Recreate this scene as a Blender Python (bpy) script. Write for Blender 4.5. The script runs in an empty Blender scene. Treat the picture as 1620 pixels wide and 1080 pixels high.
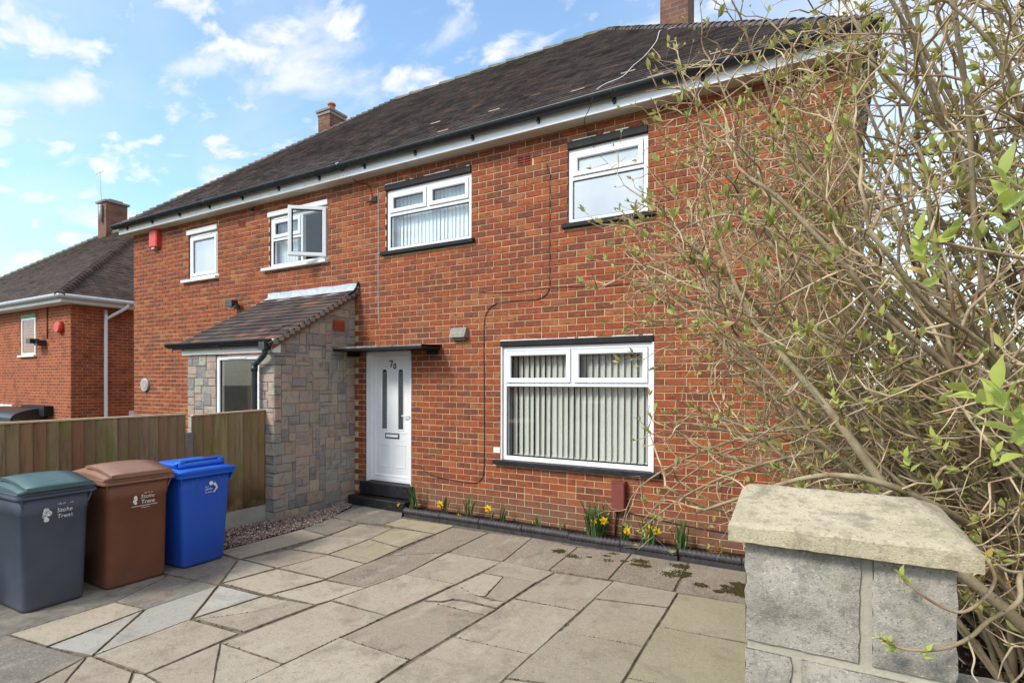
import bpy, math, random
from mathutils import Vector, Matrix, noise
R = random.Random(7)
rad = math.radians
scene = bpy.context.scene
COL = scene.collection

# ------------------------------------------------------------------ camera
cam_d = bpy.data.cameras.new('camera'); cam = bpy.data.objects.new('camera', cam_d); COL.objects.link(cam)
Rv = Vector((0.86810637, 0.49637105, 0.0026666)); Uv = Vector((-0.00550123, 0.00424908, 0.99997584)); Fv = Vector((-0.49634773, 0.86810007, -0.0064193))
m = Matrix((( Rv.x, Uv.x, -Fv.x, 3.597), (Rv.y, Uv.y, -Fv.y, -6.007), (Rv.z, Uv.z, -Fv.z, 1.7915), (0, 0, 0, 1)))
cam.matrix_world = m
cam_d.sensor_width = 36; cam_d.lens = 36 * 870.2 / 1620; cam_d.shift_y = 0.0436
cam_d.clip_start = 0.05; cam_d.clip_end = 3000
scene.camera = cam
CAM = Vector((3.597, -6.007, 1.7915))

# ------------------------------------------------------------------ world, sun, exposure
SUN_EL, SUN_AZ = 42, 205     # degrees; azimuth clockwise from +Y
world = bpy.data.worlds.new('World'); scene.world = world; world.use_nodes = True
wt = world.node_tree; wn = wt.nodes; wl = wt.links; wn.clear()
def W(t, **k):
    n = wn.new(t)
    for a, v in k.items(): setattr(n, a, v)
    return n
def wmath(op, a, b=None, clamp=False):
    n = W('ShaderNodeMath', operation=op); n.use_clamp = clamp
    for i, v in enumerate((a, b)):
        if v is None: continue
        if isinstance(v, (int, float)): n.inputs[i].default_value = v
        else: wl.new(v, n.inputs[i])
    return n.outputs[0]
wo = W('ShaderNodeOutputWorld'); bg = W('ShaderNodeBackground'); bg.inputs[1].default_value = 0.13
sky = W('ShaderNodeTexSky', sky_type='NISHITA', sun_disc=False, sun_elevation=rad(SUN_EL), sun_rotation=rad(SUN_AZ), air_density=1.0, dust_density=1.2, ozone_density=1.0)
tc = W('ShaderNodeTexCoord'); sep = W('ShaderNodeSeparateXYZ'); wl.new(tc.outputs['Generated'], sep.inputs[0])
zc = wmath('MAXIMUM', sep.outputs[2], 0.0); den = wmath('ADD', zc, 0.22)
cx_ = wmath('DIVIDE', sep.outputs[0], den); cy_ = wmath('DIVIDE', sep.outputs[1], den)
comb = W('ShaderNodeCombineXYZ'); wl.new(cx_, comb.inputs[0]); wl.new(cy_, comb.inputs[1])
def cloud(scale, det, rough, off, lo, hi, dist=0.3):
    mp = W('ShaderNodeMapping'); mp.inputs['Location'].default_value = off; mp.inputs['Rotation'].default_value = (0, 0, rad(30)); mp.inputs['Scale'].default_value = (1.0, 1.5, 1)
    wl.new(comb.outputs[0], mp.inputs[0])
    n = W('ShaderNodeTexNoise'); n.inputs['Scale'].default_value = scale; n.inputs['Detail'].default_value = det; n.inputs['Roughness'].default_value = rough; n.inputs['Distortion'].default_value = dist
    wl.new(mp.outputs[0], n.inputs['Vector'])
    r = W('ShaderNodeMapRange', interpolation_type='SMOOTHSTEP'); wl.new(n.outputs['Fac'], r.inputs[0]); r.inputs[1].default_value = lo; r.inputs[2].default_value = hi
    return r.outputs[0]
c1 = cloud(3.0, 7, 0.52, (1.3, 9.1, 0), 0.50, 0.72)
c2 = cloud(7, 6, 0.52, (5.4, 3.2, 0), 0.50, 0.67)
c3 = cloud(1.1, 5, 0.6, (7.7, 2.2, 0), 0.48, 0.75)
# bank of cloud that fills the sky towards the east (+X)
east = W('ShaderNodeMapRange', interpolation_type='SMOOTHSTEP'); wl.new(sep.outputs[0], east.inputs[0]); east.inputs[1].default_value = -0.35; east.inputs[2].default_value = 0.25
cover = wmath('MAXIMUM', c1, wmath('MULTIPLY', c2, 0.9)); cover = wmath('MAXIMUM', cover, wmath('MULTIPLY', c3, 0.35))
cover = wmath('MAXIMUM', cover, wmath('MULTIPLY', east.outputs[0], wmath('ADD', wmath('MULTIPLY', c3, 0.35), 0.62)))
low = W('ShaderNodeMapRange', interpolation_type='SMOOTHSTEP'); wl.new(sep.outputs[2], low.inputs[0]); low.inputs[1].default_value = 0.22; low.inputs[2].default_value = 0.0
cover = wmath('MAXIMUM', cover, wmath('MULTIPLY', low.outputs[0], 0.7)); 
mixs = W('ShaderNodeMixRGB'); wl.new(wmath('ADD', wmath('MULTIPLY', cover, 0.82), 0.08), mixs.inputs[0])
gam = W('ShaderNodeMixRGB', blend_type='MULTIPLY'); gam.inputs[0].default_value = 1; gam.inputs[2].default_value = (1.26, 1.58, 1.66, 1)
wl.new(sky.outputs[0], gam.inputs[1]); wl.new(gam.outputs[0], mixs.inputs[1])
shade = W('ShaderNodeMixRGB'); shade.inputs[1].default_value = (5.9, 5.75, 5.6, 1); shade.inputs[2].default_value = (4.5, 4.7, 5.0, 1); wl.new(wmath('MULTIPLY', c3, 0.8), shade.inputs[0]); wl.new(shade.outputs[0], mixs.inputs[2])
wl.new(mixs.outputs[0], bg.inputs[0]); wl.new(bg.outputs[0], wo.inputs[0])
sun_d = bpy.data.lights.new('sun', 'SUN'); sun = bpy.data.objects.new('sun', sun_d); COL.objects.link(sun)
sun_d.energy = 2.1; sun_d.angle = rad(14); sun_d.color = (1.0, 0.94, 0.84)
sd = Vector((math.sin(rad(SUN_AZ)) * math.cos(rad(SUN_EL)), math.cos(rad(SUN_AZ)) * math.cos(rad(SUN_EL)), math.sin(rad(SUN_EL))))
sun.rotation_euler = sd.to_track_quat('Z', 'Y').to_euler(); sun.location = (0, -20, 20)
vs = scene.view_settings; vs.view_transform = 'Standard'; vs.look = 'None'; vs.exposure = 0.62; vs.gamma = 1; vs.use_curve_mapping = False

# ------------------------------------------------------------------ helpers
def tag(o, label=None, cat=None, group=None, kind=None):
    if label: o['label'] = label
    if cat: o['category'] = cat
    if group: o['group'] = group
    if kind: o['kind'] = kind
    return o
def empty(name, loc=(0, 0, 0), **k):
    o = bpy.data.objects.new(name, None); o.location = loc; o.empty_display_size = .2; COL.objects.link(o); return tag(o, **k)
class MB:
    def __init__(s): s.v = []; s.f = []; s.sm = []
    def add(s, v, f, smooth=False):
        b = len(s.v); s.v += [tuple(p) for p in v]; s.f += [tuple(i + b for i in q) for q in f]; s.sm += [smooth] * len(f)
        return s
    def box(s, x0, x1, y0, y1, z0, z1):
        return s.add([(x0,y0,z0),(x1,y0,z0),(x1,y1,z0),(x0,y1,z0),(x0,y0,z1),(x1,y0,z1),(x1,y1,z1),(x0,y1,z1)],
            [(0,3,2,1),(4,5,6,7),(0,1,5,4),(1,2,6,5),(2,3,7,6),(3,0,4,7)])
    def prism(s, pts, d):
        """polygon pts (3d) extruded by vector d"""
        n = len(pts); d = Vector(d)
        s.add([tuple(Vector(p)) for p in pts] + [tuple(Vector(p) + d) for p in pts],
              [tuple(range(n))[::-1], tuple(range(n, 2 * n))] + [(i, (i + 1) % n, (i + 1) % n + n, i + n) for i in range(n)])
        return s
    def cbox(s, x0, x1, y0, y1, z0, z1, c=.004):
        """box with its front (y0) edges chamfered"""
        return s.add([(x0,y0+c,z0),(x1,y0+c,z0),(x1,y0+c,z1),(x0,y0+c,z1),(x0+c,y0,z0+c),(x1-c,y0,z0+c),(x1-c,y0,z1-c),(x0+c,y0,z1-c),(x0,y1,z0),(x1,y1,z0),(x1,y1,z1),(x0,y1,z1)],
            [(4,5,6,7),(0,1,5,4),(1,2,6,5),(2,3,7,6),(3,0,4,7),(0,8,9,1),(1,9,10,2),(2,10,11,3),(3,11,8,0)])
    def ring(s, x0, x1, z0, z1, w, y0, y1, c=.008):
        """picture-frame ring in the XZ plane, front at y0, inner edge chamfered"""
        o = [(x0,z0),(x1,z0),(x1,z1),(x0,z1)]
        a = [(x0+w-c,z0+w-c),(x1-w+c,z0+w-c),(x1-w+c,z1-w+c),(x0+w-c,z1-w+c)]
        i = [(x0+w,z0+w),(x1-w,z0+w),(x1-w,z1-w),(x0+w,z1-w)]
        oc = [(x0+c*.5,z0+c*.5),(x1-c*.5,z0+c*.5),(x1-c*.5,z1-c*.5),(x0+c*.5,z1-c*.5)]
        v = [(p[0],y1,p[1]) for p in o] + [(p[0],y0+c*.5,p[1]) for p in o] + [(p[0],y0,p[1]) for p in oc] + [(p[0],y0,p[1]) for p in a] + [(p[0],y0+c,p[1]) for p in i] + [(p[0],y1,p[1]) for p in i]
        f = []
        for k in range(5):
            for j in range(4):
                n = (j + 1) % 4; f.append((k*4+j, k*4+n, k*4+4+n, k*4+4+j))
        return s.add(v, f)
    def tube(s, pts, rr, n=8, cap=True, smooth=True):
        pts = [Vector(p) for p in pts]; b = len(s.v); L = len(pts)
        if not isinstance(rr, (list, tuple)): rr = [rr] * L
        up = None
        for i, p in enumerate(pts):
            d = (pts[min(i + 1, L - 1)] - pts[max(i - 1, 0)])
            if d.length < 1e-9: d = Vector((0, 0, 1))
            d.normalize()
            if up is None: up = d.orthogonal().normalized()
            up = (up - d * up.dot(d))
            up = up.normalized() if up.length > 1e-6 else d.orthogonal().normalized()
            q = d.cross(up)
            for k in range(n):
                a = 2 * math.pi * k / n
                s.v.append(tuple(p + (up * math.cos(a) + q * math.sin(a)) * rr[i]))
        for i in range(L - 1):
            for k in range(n):
                s.f.append((b+i*n+k, b+i*n+(k+1)%n, b+(i+1)*n+(k+1)%n, b+(i+1)*n+k)); s.sm.append(smooth)
        if cap and n > 2:
            s.f.append(tuple(b+k for k in range(n))[::-1]); s.f.append(tuple(b+(L-1)*n+k for k in range(n))); s.sm += [False, False]
        return s
    def build(s, name, mat, parent=None, **k):
        me = bpy.data.meshes.new(name); me.from_pydata(s.v, [], s.f)
        if any(s.sm): me.polygons.foreach_set('use_smooth', s.sm)
        if isinstance(mat, (list, tuple)):
            for q in mat: me.materials.append(q)
        else: me.materials.append(mat)
        o = bpy.data.objects.new(name, me); COL.objects.link(o)
        if parent: o.parent = parent
        return tag(o, **k)
def emit(pieces, name, mat, parent, limit=300, stuff='pieces', keyf=None):
    """pieces: list of (verts, faces). The nearest `limit` become objects, the rest one stuff mesh."""
    def dist(p):
        c = p[0]; n = len(c); return (Vector((sum(v[0] for v in c)/n, sum(v[1] for v in c)/n, sum(v[2] for v in c)/n)) - CAM).length
    pieces = sorted(pieces, key=keyf or dist)
    for v, f in pieces[:limit]:
        MB().add(v, f).build(name, mat, parent)
    if len(pieces) > limit:
        mb = MB()
        for v, f in pieces[limit:]: mb.add(v, f)
        mb.build(stuff, mat, parent, kind='stuff')

# ------------------------------------------------------------------ materials
def mat_new(name):
    m = bpy.data.materials.new(name); m.use_nodes = True
    nt = m.node_tree; nt.nodes.clear()
    out = nt.nodes.new('ShaderNodeOutputMaterial'); b = nt.nodes.new('ShaderNodeBsdfPrincipled'); nt.links.new(b.outputs[0], out.inputs[0])
    return m, nt, b
def nd(nt, t, **k):
    n = nt.nodes.new(t)
    for a, v in k.items(): setattr(n, a, v)
    return n
def pos(nt, scale=(1, 1, 1), rot=(0, 0, 0)):
    g = nd(nt, 'ShaderNodeNewGeometry'); mp = nd(nt, 'ShaderNodeMapping'); mp.inputs['Scale'].default_value = scale; mp.inputs['Rotation'].default_value = rot
    nt.links.new(g.outputs['Position'], mp.inputs[0]); return mp.outputs[0]
def noi(nt, scale, det=4, rough=.55, vec=None, dist=0):
    n = nd(nt, 'ShaderNodeTexNoise'); n.inputs['Scale'].default_value = scale; n.inputs['Detail'].default_value = det; n.inputs['Roughness'].default_value = rough; n.inputs['Distortion'].default_value = dist
    nt.links.new(vec if vec is not None else pos(nt), n.inputs['Vector']); return n.outputs['Fac']
def ramp(nt, fac, stops, interp='LINEAR'):
    r = nd(nt, 'ShaderNodeValToRGB'); e = r.color_ramp; e.interpolation = interp
    while len(e.elements) < len(stops): e.elements.new(.5)
    for i, (p, c) in enumerate(stops):
        e.elements[i].position = p; e.elements[i].color = (*c, 1) if len(c) == 3 else c
    nt.links.new(fac, r.inputs[0]); return r.outputs[0]
def mix(nt, a, b, fac=.5, mode='MIX'):
    n = nd(nt, 'ShaderNodeMixRGB', blend_type=mode)
    for i, v in ((0, fac), (1, a), (2, b)):
        if isinstance(v, (int, float)): n.inputs[i].default_value = v
        elif isinstance(v, tuple): n.inputs[i].default_value = (*v, 1)
        else: nt.links.new(v, n.inputs[i])
    return n.outputs[0]
def mth(nt, op, a, b=0.):
    n = nd(nt, 'ShaderNodeMath', operation=op)
    for i, v in enumerate((a, b)):
        if isinstance(v, (int, float)): n.inputs[i].default_value = v
        else: nt.links.new(v, n.inputs[i])
    return n.outputs[0]
def mrange(nt, v, a, b, c=0., d=1.):
    n = nd(nt, 'ShaderNodeMapRange', interpolation_type='SMOOTHSTEP'); nt.links.new(v, n.inputs[0])
    for i, q in zip((1, 2, 3, 4), (a, b, c, d)): n.inputs[i].default_value = q
    return n.outputs[0]
def bump(nt, b, h, strength=.4, dist=.01):
    n = nd(nt, 'ShaderNodeBump'); n.inputs['Strength'].default_value = strength; n.inputs['Distance'].default_value = dist
    nt.links.new(h, n.inputs['Height']); nt.links.new(n.outputs[0], b.inputs['Normal'])
def rnd(nt):
    g = nd(nt, 'ShaderNodeNewGeometry'); o = nd(nt, 'ShaderNodeObjectInfo')
    return mth(nt, 'FRACT', mth(nt, 'ADD', g.outputs['Random Per Island'], o.outputs['Random']))
def setc(nt, b, c, rough=.8, spec=.3):
    if isinstance(c, tuple): b.inputs['Base Color'].default_value = (*c, 1)
    else: nt.links.new(c, b.inputs['Base Color'])
    b.inputs['Roughness'].default_value = rough; b.inputs['Specular IOR Level'].default_value = spec
def simple(name, c, rough=.6, spec=.4, var=.12, ns=6, bs=0, bscale=60, dirt=None):
    m, nt, b = mat_new(name)
    n = noi(nt, ns, 5); lo = tuple(x * (1 - var) for x in c); hi = tuple(min(1, x * (1 + var)) for x in c)
    col = ramp(nt, n, [(.3, lo), (.7, hi)])
    if dirt:
        col = mix(nt, col, dirt[0], mth(nt, 'MULTIPLY', mrange(nt, noi(nt, dirt[1], 6, .65), .5, .72), dirt[2]))
    setc(nt, b, col, rough, spec)
    if bs: bump(nt, b, noi(nt, bscale, 4), bs, .004)
    return m
M = {}
def mk_brick(name, palette, sat=1.):
    m, nt, b = mat_new(name); r = rnd(nt)
    c = ramp(nt, r, palette)
    c = mix(nt, c, (.16, .065, .04), mrange(nt, noi(nt, 1.3, 4), .48, .8, 0, .35))     # weathering in broad patches
    c = mix(nt, c, (.37, .125, .052), mrange(nt, noi(nt, 13, 5, .65), .49, .64, 0, .5)); c = mix(nt, c, (.13, .055, .036), mrange(nt, noi(nt, 8, 5, .7, pos(nt, (1, 1, 2.2))), .51, .64, 0, .6))
    c = mix(nt, c, (.08, .035, .025), mrange(nt, noi(nt, 27, 5, .75), .51, .65, 0, .6))
    c = mix(nt, c, (.5, .4, .3), mrange(nt, noi(nt, 22, 6, .7), .68, .8, 0, .4))
    z = nd(nt, 'ShaderNodeSeparateXYZ'); nt.links.new(pos(nt), z.inputs[0])
    damp = mth(nt, 'MULTIPLY', mrange(nt, z.outputs[2], .52, .2), mrange(nt, noi(nt, 5, 4), .3, .6, .45, .9))
    c = mix(nt, c, (.20, .105, .07), damp)
    c = mix(nt, c, (.12, .05, .035), mrange(nt, noi(nt, 1.8, 5, .6, pos(nt, (4, 1, .45))), .52, .72, 0, .45))
    setc(nt, b, c, .88, .2)
    bump(nt, b, mth(nt, 'ADD', noi(nt, 120, 4, .7), mth(nt, 'MULTIPLY', noi(nt, 30, 4), .8)), .55, .006)
    return m
M['brick'] = mk_brick('house_brick', [(0, (.17, .056, .037)), (.15, (.21, .060, .035)), (.34, (.27, .064, .031)), (.6, (.315, .072, .031)), (.82, (.36, .095, .036)), (.95, (.36, .135, .06)), (1, (.19, .064, .042))])
def mk_mortar(name, c, dk):
    m, nt, b = mat_new(name); n = noi(nt, 7, 6, .65)
    col = ramp(nt, n, [(.3, dk), (.6, c)])
    col = mix(nt, col, tuple(x*.5 for x in dk), mrange(nt, noi(nt, 45, 4), .55, .75, 0, .5)); setc(nt, b, col, .95, .1)
    bump(nt, b, noi(nt, 160, 3), .4, .003); return m
M['mortar'] = mk_mortar('mortar', (.60, .455, .275), (.40, .29, .17))
M['mortar_grey'] = mk_mortar('grey_mortar', (.32, .285, .25), (.22, .19, .165))
# stone cladding
m, nt, b = mat_new('stone_cladding'); r = rnd(nt)
c = ramp(nt, r, [(0, (.24, .225, .225)), (.2, (.31, .30, .27)), (.36, (.39, .37, .31)), (.5, (.39, .285, .23)), (.64, (.45, .335, .27)), (.8, (.34, .31, .27)), (.92, (.50, .41, .30)), (1, (.25, .24, .25))])
c = mix(nt, c, (.13, .125, .14), mrange(nt, noi(nt, 9, 6, .7, dist=.6), .5, .66, 0, .55)); c = mix(nt, c, (.42, .35, .27), mrange(nt, noi(nt, 14, 6, .7), .53, .68, 0, .5))
setc(nt, b, c, .9, .2); bump(nt, b, noi(nt, 24, 6, .7), .8, .02); M['stone'] = m
# roof tile
def mk_tile(name, pal, moss, mossamt):
    m, nt, b = mat_new(name); r = rnd(nt); c = ramp(nt, r, pal)
    c = mix(nt, c, (.04, .033, .033), mrange(nt, noi(nt, 1.6, 6, .7), .45, .65, 0, .5))
    c = mix(nt, c, (.15, .11, .10), mrange(nt, noi(nt, 11, 5, .7), .56, .8, 0, .5))
    z = nd(nt, 'ShaderNodeSeparateXYZ'); nt.links.new(pos(nt), z.inputs[0])
    mo = mth(nt, 'MULTIPLY', mrange(nt, z.outputs[2], 6.9, 8.4, .12, 1), mrange(nt, noi(nt, 2.2, 7, .7), .5, .72, 0, mossamt))
    c = mix(nt, c, moss, mo)
    setc(nt, b, c, .85, .25); bump(nt, b, noi(nt, 50, 5, .7), .5, .01); return m
M['tile'] = mk_tile('roof_tile_brown', [(0, (.085, .070, .068)), (.3, (.125, .100, .096)), (.6, (.165, .130, .120)), (.85, (.135, .108, .105)), (.96, (.19, .135, .115)), (1, (.27, .16, .12))], (.14, .14, .05), .8)
M['porch_tile'] = mk_tile('porch_tile_brown', [(0, (.055, .040, .038)), (.4, (.085, .062, .055)), (.75, (.105, .078, .066)), (.93, (.12, .08, .06)), (1, (.26, .095, .05))], (.12, .12, .05), 0)
M['ridge'] = simple('ridge_tile_mossy', (.15, .14, .125), .9, .2, .3, 9, .6, 50, ((.17, .17, .05), 6, .8))
M['pale_tile'] = simple('pale_tile_edge', (.62, .45, .35), .8, .2)
M['upvc'] = simple('white_upvc', (.80, .81, .83), .32, .5, .03, 3)
M['white_paint'] = simple('white_paint', (.74, .74, .72), .5, .4, .06, 4, 0, 60, ((.4, .38, .33), 18, .25))
M['soffit'] = simple('soffit_cream', (.62, .59, .50), .6, .3, .08, 2, 0, 60, ((.3, .27, .2), 4, .35))
M['black_gloss'] = simple('black_painted_timber', (.012, .012, .014), .6, .25, .2, 14, .25, 70, ((.05, .05, .055), 20, .3))
M['black_step'] = simple('black_painted_concrete', (.012, .011, .015), .5, .4, .3, 9, .35, 90, ((.10, .10, .11), 22, .3))
M['black_plastic'] = simple('black_gutter_plastic', (.022, .025, .028), .35, .5, .15, 5, 0, 60, ((.10, .12, .11), 8, .35))
M['dark_sill'] = simple('dark_sill', (.016, .016, .018), .65, .25, .2, 9, .2)
M['lead'] = simple('lead_flashing', (.42, .45, .50), .5, .5, .2, 12, .4, 24, ((.22, .25, .30), 16, .6))
M['canopy'] = simple('weathered_canopy_top', (.20, .185, .16), .95, .1, .3, 14, .7, 60, ((.05, .05, .04), 9, .8))
M['black_cable'] = simple('black_cable', (.02, .015, .015), .5, .4); M['white_cable'] = simple('white_cable', (.62, .60, .58), .5, .4)
M['red_plastic'] = simple('red_alarm_plastic', (.62, .06, .04), .4, .4); M['brown_box'] = simple('brown_meter_box', (.20, .055, .04), .5, .4, .1, 4)
M['airbrick'] = simple('air_brick_clay', (.25, .06, .045), .85, .2, .2, 30); M['terracotta'] = simple('chimney_pot_clay', (.48, .18, .10), .85, .2, .2, 12)
M['vent'] = simple('grey_vent_cowl', (.24, .225, .19), .7, .3, .2, 20, .2); M['metal'] = simple('grey_metal', (.45, .46, .48), .35, .5)
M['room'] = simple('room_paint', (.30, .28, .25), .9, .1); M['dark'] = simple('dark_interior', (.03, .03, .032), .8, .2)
M['blind'] = simple('blind_fabric', (.72, .70, .65), .85, .1, .04, 3); M['curtain'] = simple('net_curtain', (.80, .82, .85), .9, .1, .05, 5)
m, nt, b = mat_new('frosted_glass'); n = noi(nt, 1.3, 3); setc(nt, b, ramp(nt, n, [(.3, (.42, .46, .52)), (.7, (.58, .62, .67))]), .12, .6); bump(nt, b, noi(nt, 220, 2), .06, .002); M['frosted'] = m
m = bpy.data.materials.new('window_glass'); m.use_nodes = True; nt = m.node_tree; nt.nodes.clear()
o_ = nd(nt, 'ShaderNodeOutputMaterial'); mx = nd(nt, 'ShaderNodeMixShader'); tr = nd(nt, 'ShaderNodeBsdfTransparent'); gl = nd(nt, 'ShaderNodeBsdfGlossy'); fr = nd(nt, 'ShaderNodeFresnel')
tr.inputs[0].default_value = (.95, .965, .955, 1); gl.inputs['Roughness'].default_value = .015; fr.inputs[0].default_value = 1.62
gb = nd(nt, 'ShaderNodeNewGeometry'); nt.links.new(mth(nt, 'MULTIPLY', mth(nt, 'ADD', fr.outputs[0], .06), mth(nt, 'SUBTRACT', 1., gb.outputs['Backfacing'])), mx.inputs[0]); nt.links.new(tr.outputs[0], mx.inputs[1]); nt.links.new(gl.outputs[0], mx.inputs[2]); nt.links.new(mx.outputs[0], o_.inputs[0]); M['glass'] = m
# paving
def mk_slab(name, pal, speck, rough=.9, patch=(.27, .24, .15), pamt=.45):
    m, nt, b = mat_new(name); r = rnd(nt); c = ramp(nt, r, pal)
    c = mix(nt, c, tuple(x*.5 for x in pal[0][1]), mrange(nt, noi(nt, 2.6, 8, .7, dist=.8), .46, .74, 0, .7)); c = mix(nt, c, (.43, .30, .22), mrange(nt, noi(nt, 4.2, 6, .7), .50, .66, 0, .35)); c = mix(nt, c, tuple(x*.55 for x in pal[0][1]), mrange(nt, noi(nt, 21, 6, .8), .52, .64, 0, .45))
    c = mix(nt, c, (.47, .42, .33), mrange(nt, noi(nt, 5.5, 6, .6, pos(nt, (1, .35, 1), (0, 0, rad(12)))), .52, .72, 0, .5))
    x = nd(nt, 'ShaderNodeSeparateXYZ'); nt.links.new(pos(nt), x.inputs[0])
    c = mix(nt, c, patch, mth(nt, 'MULTIPLY', mrange(nt, x.outputs[0], .8, 2.8), mrange(nt, noi(nt, 1.6, 5), .38, .62, .2, pamt)))
    c = mix(nt, c, tuple(s*.28 for s in pal[0][1]), mrange(nt, noi(nt, 75, 4, .7), .55, .66, 0, speck*.85))
    c = mix(nt, c, (.60, .54, .44), mrange(nt, noi(nt, 62, 4, .7), .56, .66, 0, speck*.8))
    setc(nt, b, c, rough, .2); bump(nt, b, mth(nt, 'ADD', mth(nt, 'MULTIPLY', noi(nt, 9, 6, .6), 1.), mth(nt, 'MULTIPLY', noi(nt, 130, 3), .35 + speck * .4)), .45, .012)
    return m
M['slab'] = mk_slab('buff_paving', [(0, (.31, .255, .195)), (.25, (.42, .355, .27)), (.5, (.37, .305, .235)), (.75, (.45, .385, .295)), (1, (.34, .285, .22))], .45)
M['slab_edge'] = simple('slab_edge_grime', (.17, .14, .105), .95, .1, .4, 20)
M['slab_agg'] = mk_slab('exposed_aggregate_paving', [(0, (.28, .225, .175)), (.5, (.33, .265, .205)), (1, (.27, .22, .17))], 1., .95, (.2, .17, .12), .25)
M['slab_yellow'] = mk_slab('yellow_green_paving', [(0, (.36, .315, .205)), (.5, (.40, .345, .235)), (1, (.35, .30, .205))], .45)
M['slab_grey'] = mk_slab('grey_white_paving', [(0, (.36, .345, .305)), (.5, (.45, .435, .39)), (1, (.39, .375, .33))], .3)
M['slab_dark'] = mk_slab('dark_stained_paving', [(0, (.20, .18, .155)), (.5, (.25, .22, .185)), (1, (.21, .19, .16))], .5)
M['concrete'] = simple('old_concrete', (.24, .215, .18), .95, .15, .2, 8, .7, 90, ((.10, .09, .07), 14, .7))
M['concrete_pale'] = simple('pale_concrete', (.42, .41, .37), .95, .15, .12, 5, .5, 90, ((.20, .20, .17), 4, .6))
M['soil'] = simple('dark_soil', (.035, .024, .018), .98, .05, .5, 25, 1., 50)
M['ground'] = simple('ground_earth', (.14, .13, .09), .95, .1, .3, .6, .3, 8)
M['moss'] = simple('dark_moss', (.060, .050, .020), .98, .05, .5, 30, .8, 120)
M['edging'] = simple('rope_edging', (.055, .048, .052), .5, .35, .3, 12, .4, 60, ((.02, .02, .02), 9, .6))
m, nt, b = mat_new('gravel'); setc(nt, b, ramp(nt, rnd(nt), [(0, (.09, .055, .05)), (.3, (.20, .13, .11)), (.6, (.30, .22, .18)), (.85, (.42, .34, .29)), (1, (.60, .53, .46))]), .85, .2); M['gravel'] = m
# fence timber
m, nt, b = mat_new('fence_timber'); r = rnd(nt)
c = ramp(nt, r, [(0, (.27, .125, .075)), (.25, (.33, .26, .13)), (.5, (.22, .13, .075)), (.75, (.31, .23, .13)), (1, (.25, .14, .08))])
g_ = noi(nt, 3, 6, .65, pos(nt, (9, 9, .9))); c = mix(nt, c, (.075, .045, .028), mrange(nt, g_, .47, .75, 0, .55))
z = nd(nt, 'ShaderNodeSeparateXYZ'); nt.links.new(pos(nt), z.inputs[0])
c = mix(nt, c, (.17, .17, .045), mrange(nt, noi(nt, 2.4, 5, .6, pos(nt, (2, 2, 1))), .46, .70, 0, .7))
c = mix(nt, c, (.05, .032, .02), mth(nt, 'MULTIPLY', mrange(nt, z.outputs[2], .75, .2), mrange(nt, noi(nt, 4, 5), .35, .6, .2, .8)))
setc(nt, b, c, .88, .15); bump(nt, b, noi(nt, 30, 5, .7, pos(nt, (6, 6, .5))), .5, .006); M['fence'] = m
M['fence_top'] = simple('fresh_cut_timber', (.60, .47, .30), .8, .2, .12, 20)
M['post'] = simple('grey_weathered_post', (.22, .18, .165), .9, .15, .2, 10, .5, 40)
# bins
def mk_bin(name, c, c2):
    m, nt, b = mat_new(name); n = noi(nt, 4, 5); col = mix(nt, c, c2, mrange(nt, n, .3, .75))
    col = mix(nt, col, tuple(min(1, x * 1.6 + .05) for x in c), mrange(nt, noi(nt, 8, 7, .75, pos(nt, (3, 3, 1))), .58, .85, 0, .35))
    z = nd(nt, 'ShaderNodeSeparateXYZ'); nt.links.new(pos(nt), z.inputs[0])
    col = mix(nt, col, (.13, .105, .08), mth(nt, 'MULTIPLY', mrange(nt, z.outputs[2], .28, .0), mrange(nt, noi(nt, 13, 6, .7), .4, .7, .05, .5)))
    setc(nt, b, col, .48, .45); bump(nt, b, noi(nt, 300, 2), .15, .002); return m
M['bin_grey'] = mk_bin('grey_bin_plastic', (.085, .105, .145), (.065, .080, .115)); M['lid_teal'] = mk_bin('teal_lid_plastic', (.060, .115, .12), (.085, .145, .15))
M['bin_brown'] = mk_bin('brown_bin_plastic', (.22, .085, .048), (.18, .068, .038)); M['lid_brown'] = mk_bin('brown_lid_plastic', (.29, .155, .10), (.24, .125, .08))
M['bin_blue'] = mk_bin('blue_bin_plastic', (.012, .085, .55), (.015, .10, .48)); M['lid_blue'] = mk_bin('blue_lid_plastic', (.012, .11, .62), (.02, .14, .55))
M['rubber'] = simple('black_rubber', (.015, .015, .015), .7, .3)
m, nt, b = mat_new('worn_white_print'); n = noi(nt, 55, 4, .7); setc(nt, b, (.75, .76, .78), .6, .3); nt.links.new(mrange(nt, n, .36, .48), b.inputs['Alpha']); M['print_worn'] = m
M['print'] = simple('white_print', (.78, .78, .76), .6, .3); M['digit'] = simple('black_digit', (.015, .015, .016), .35, .5)
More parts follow.
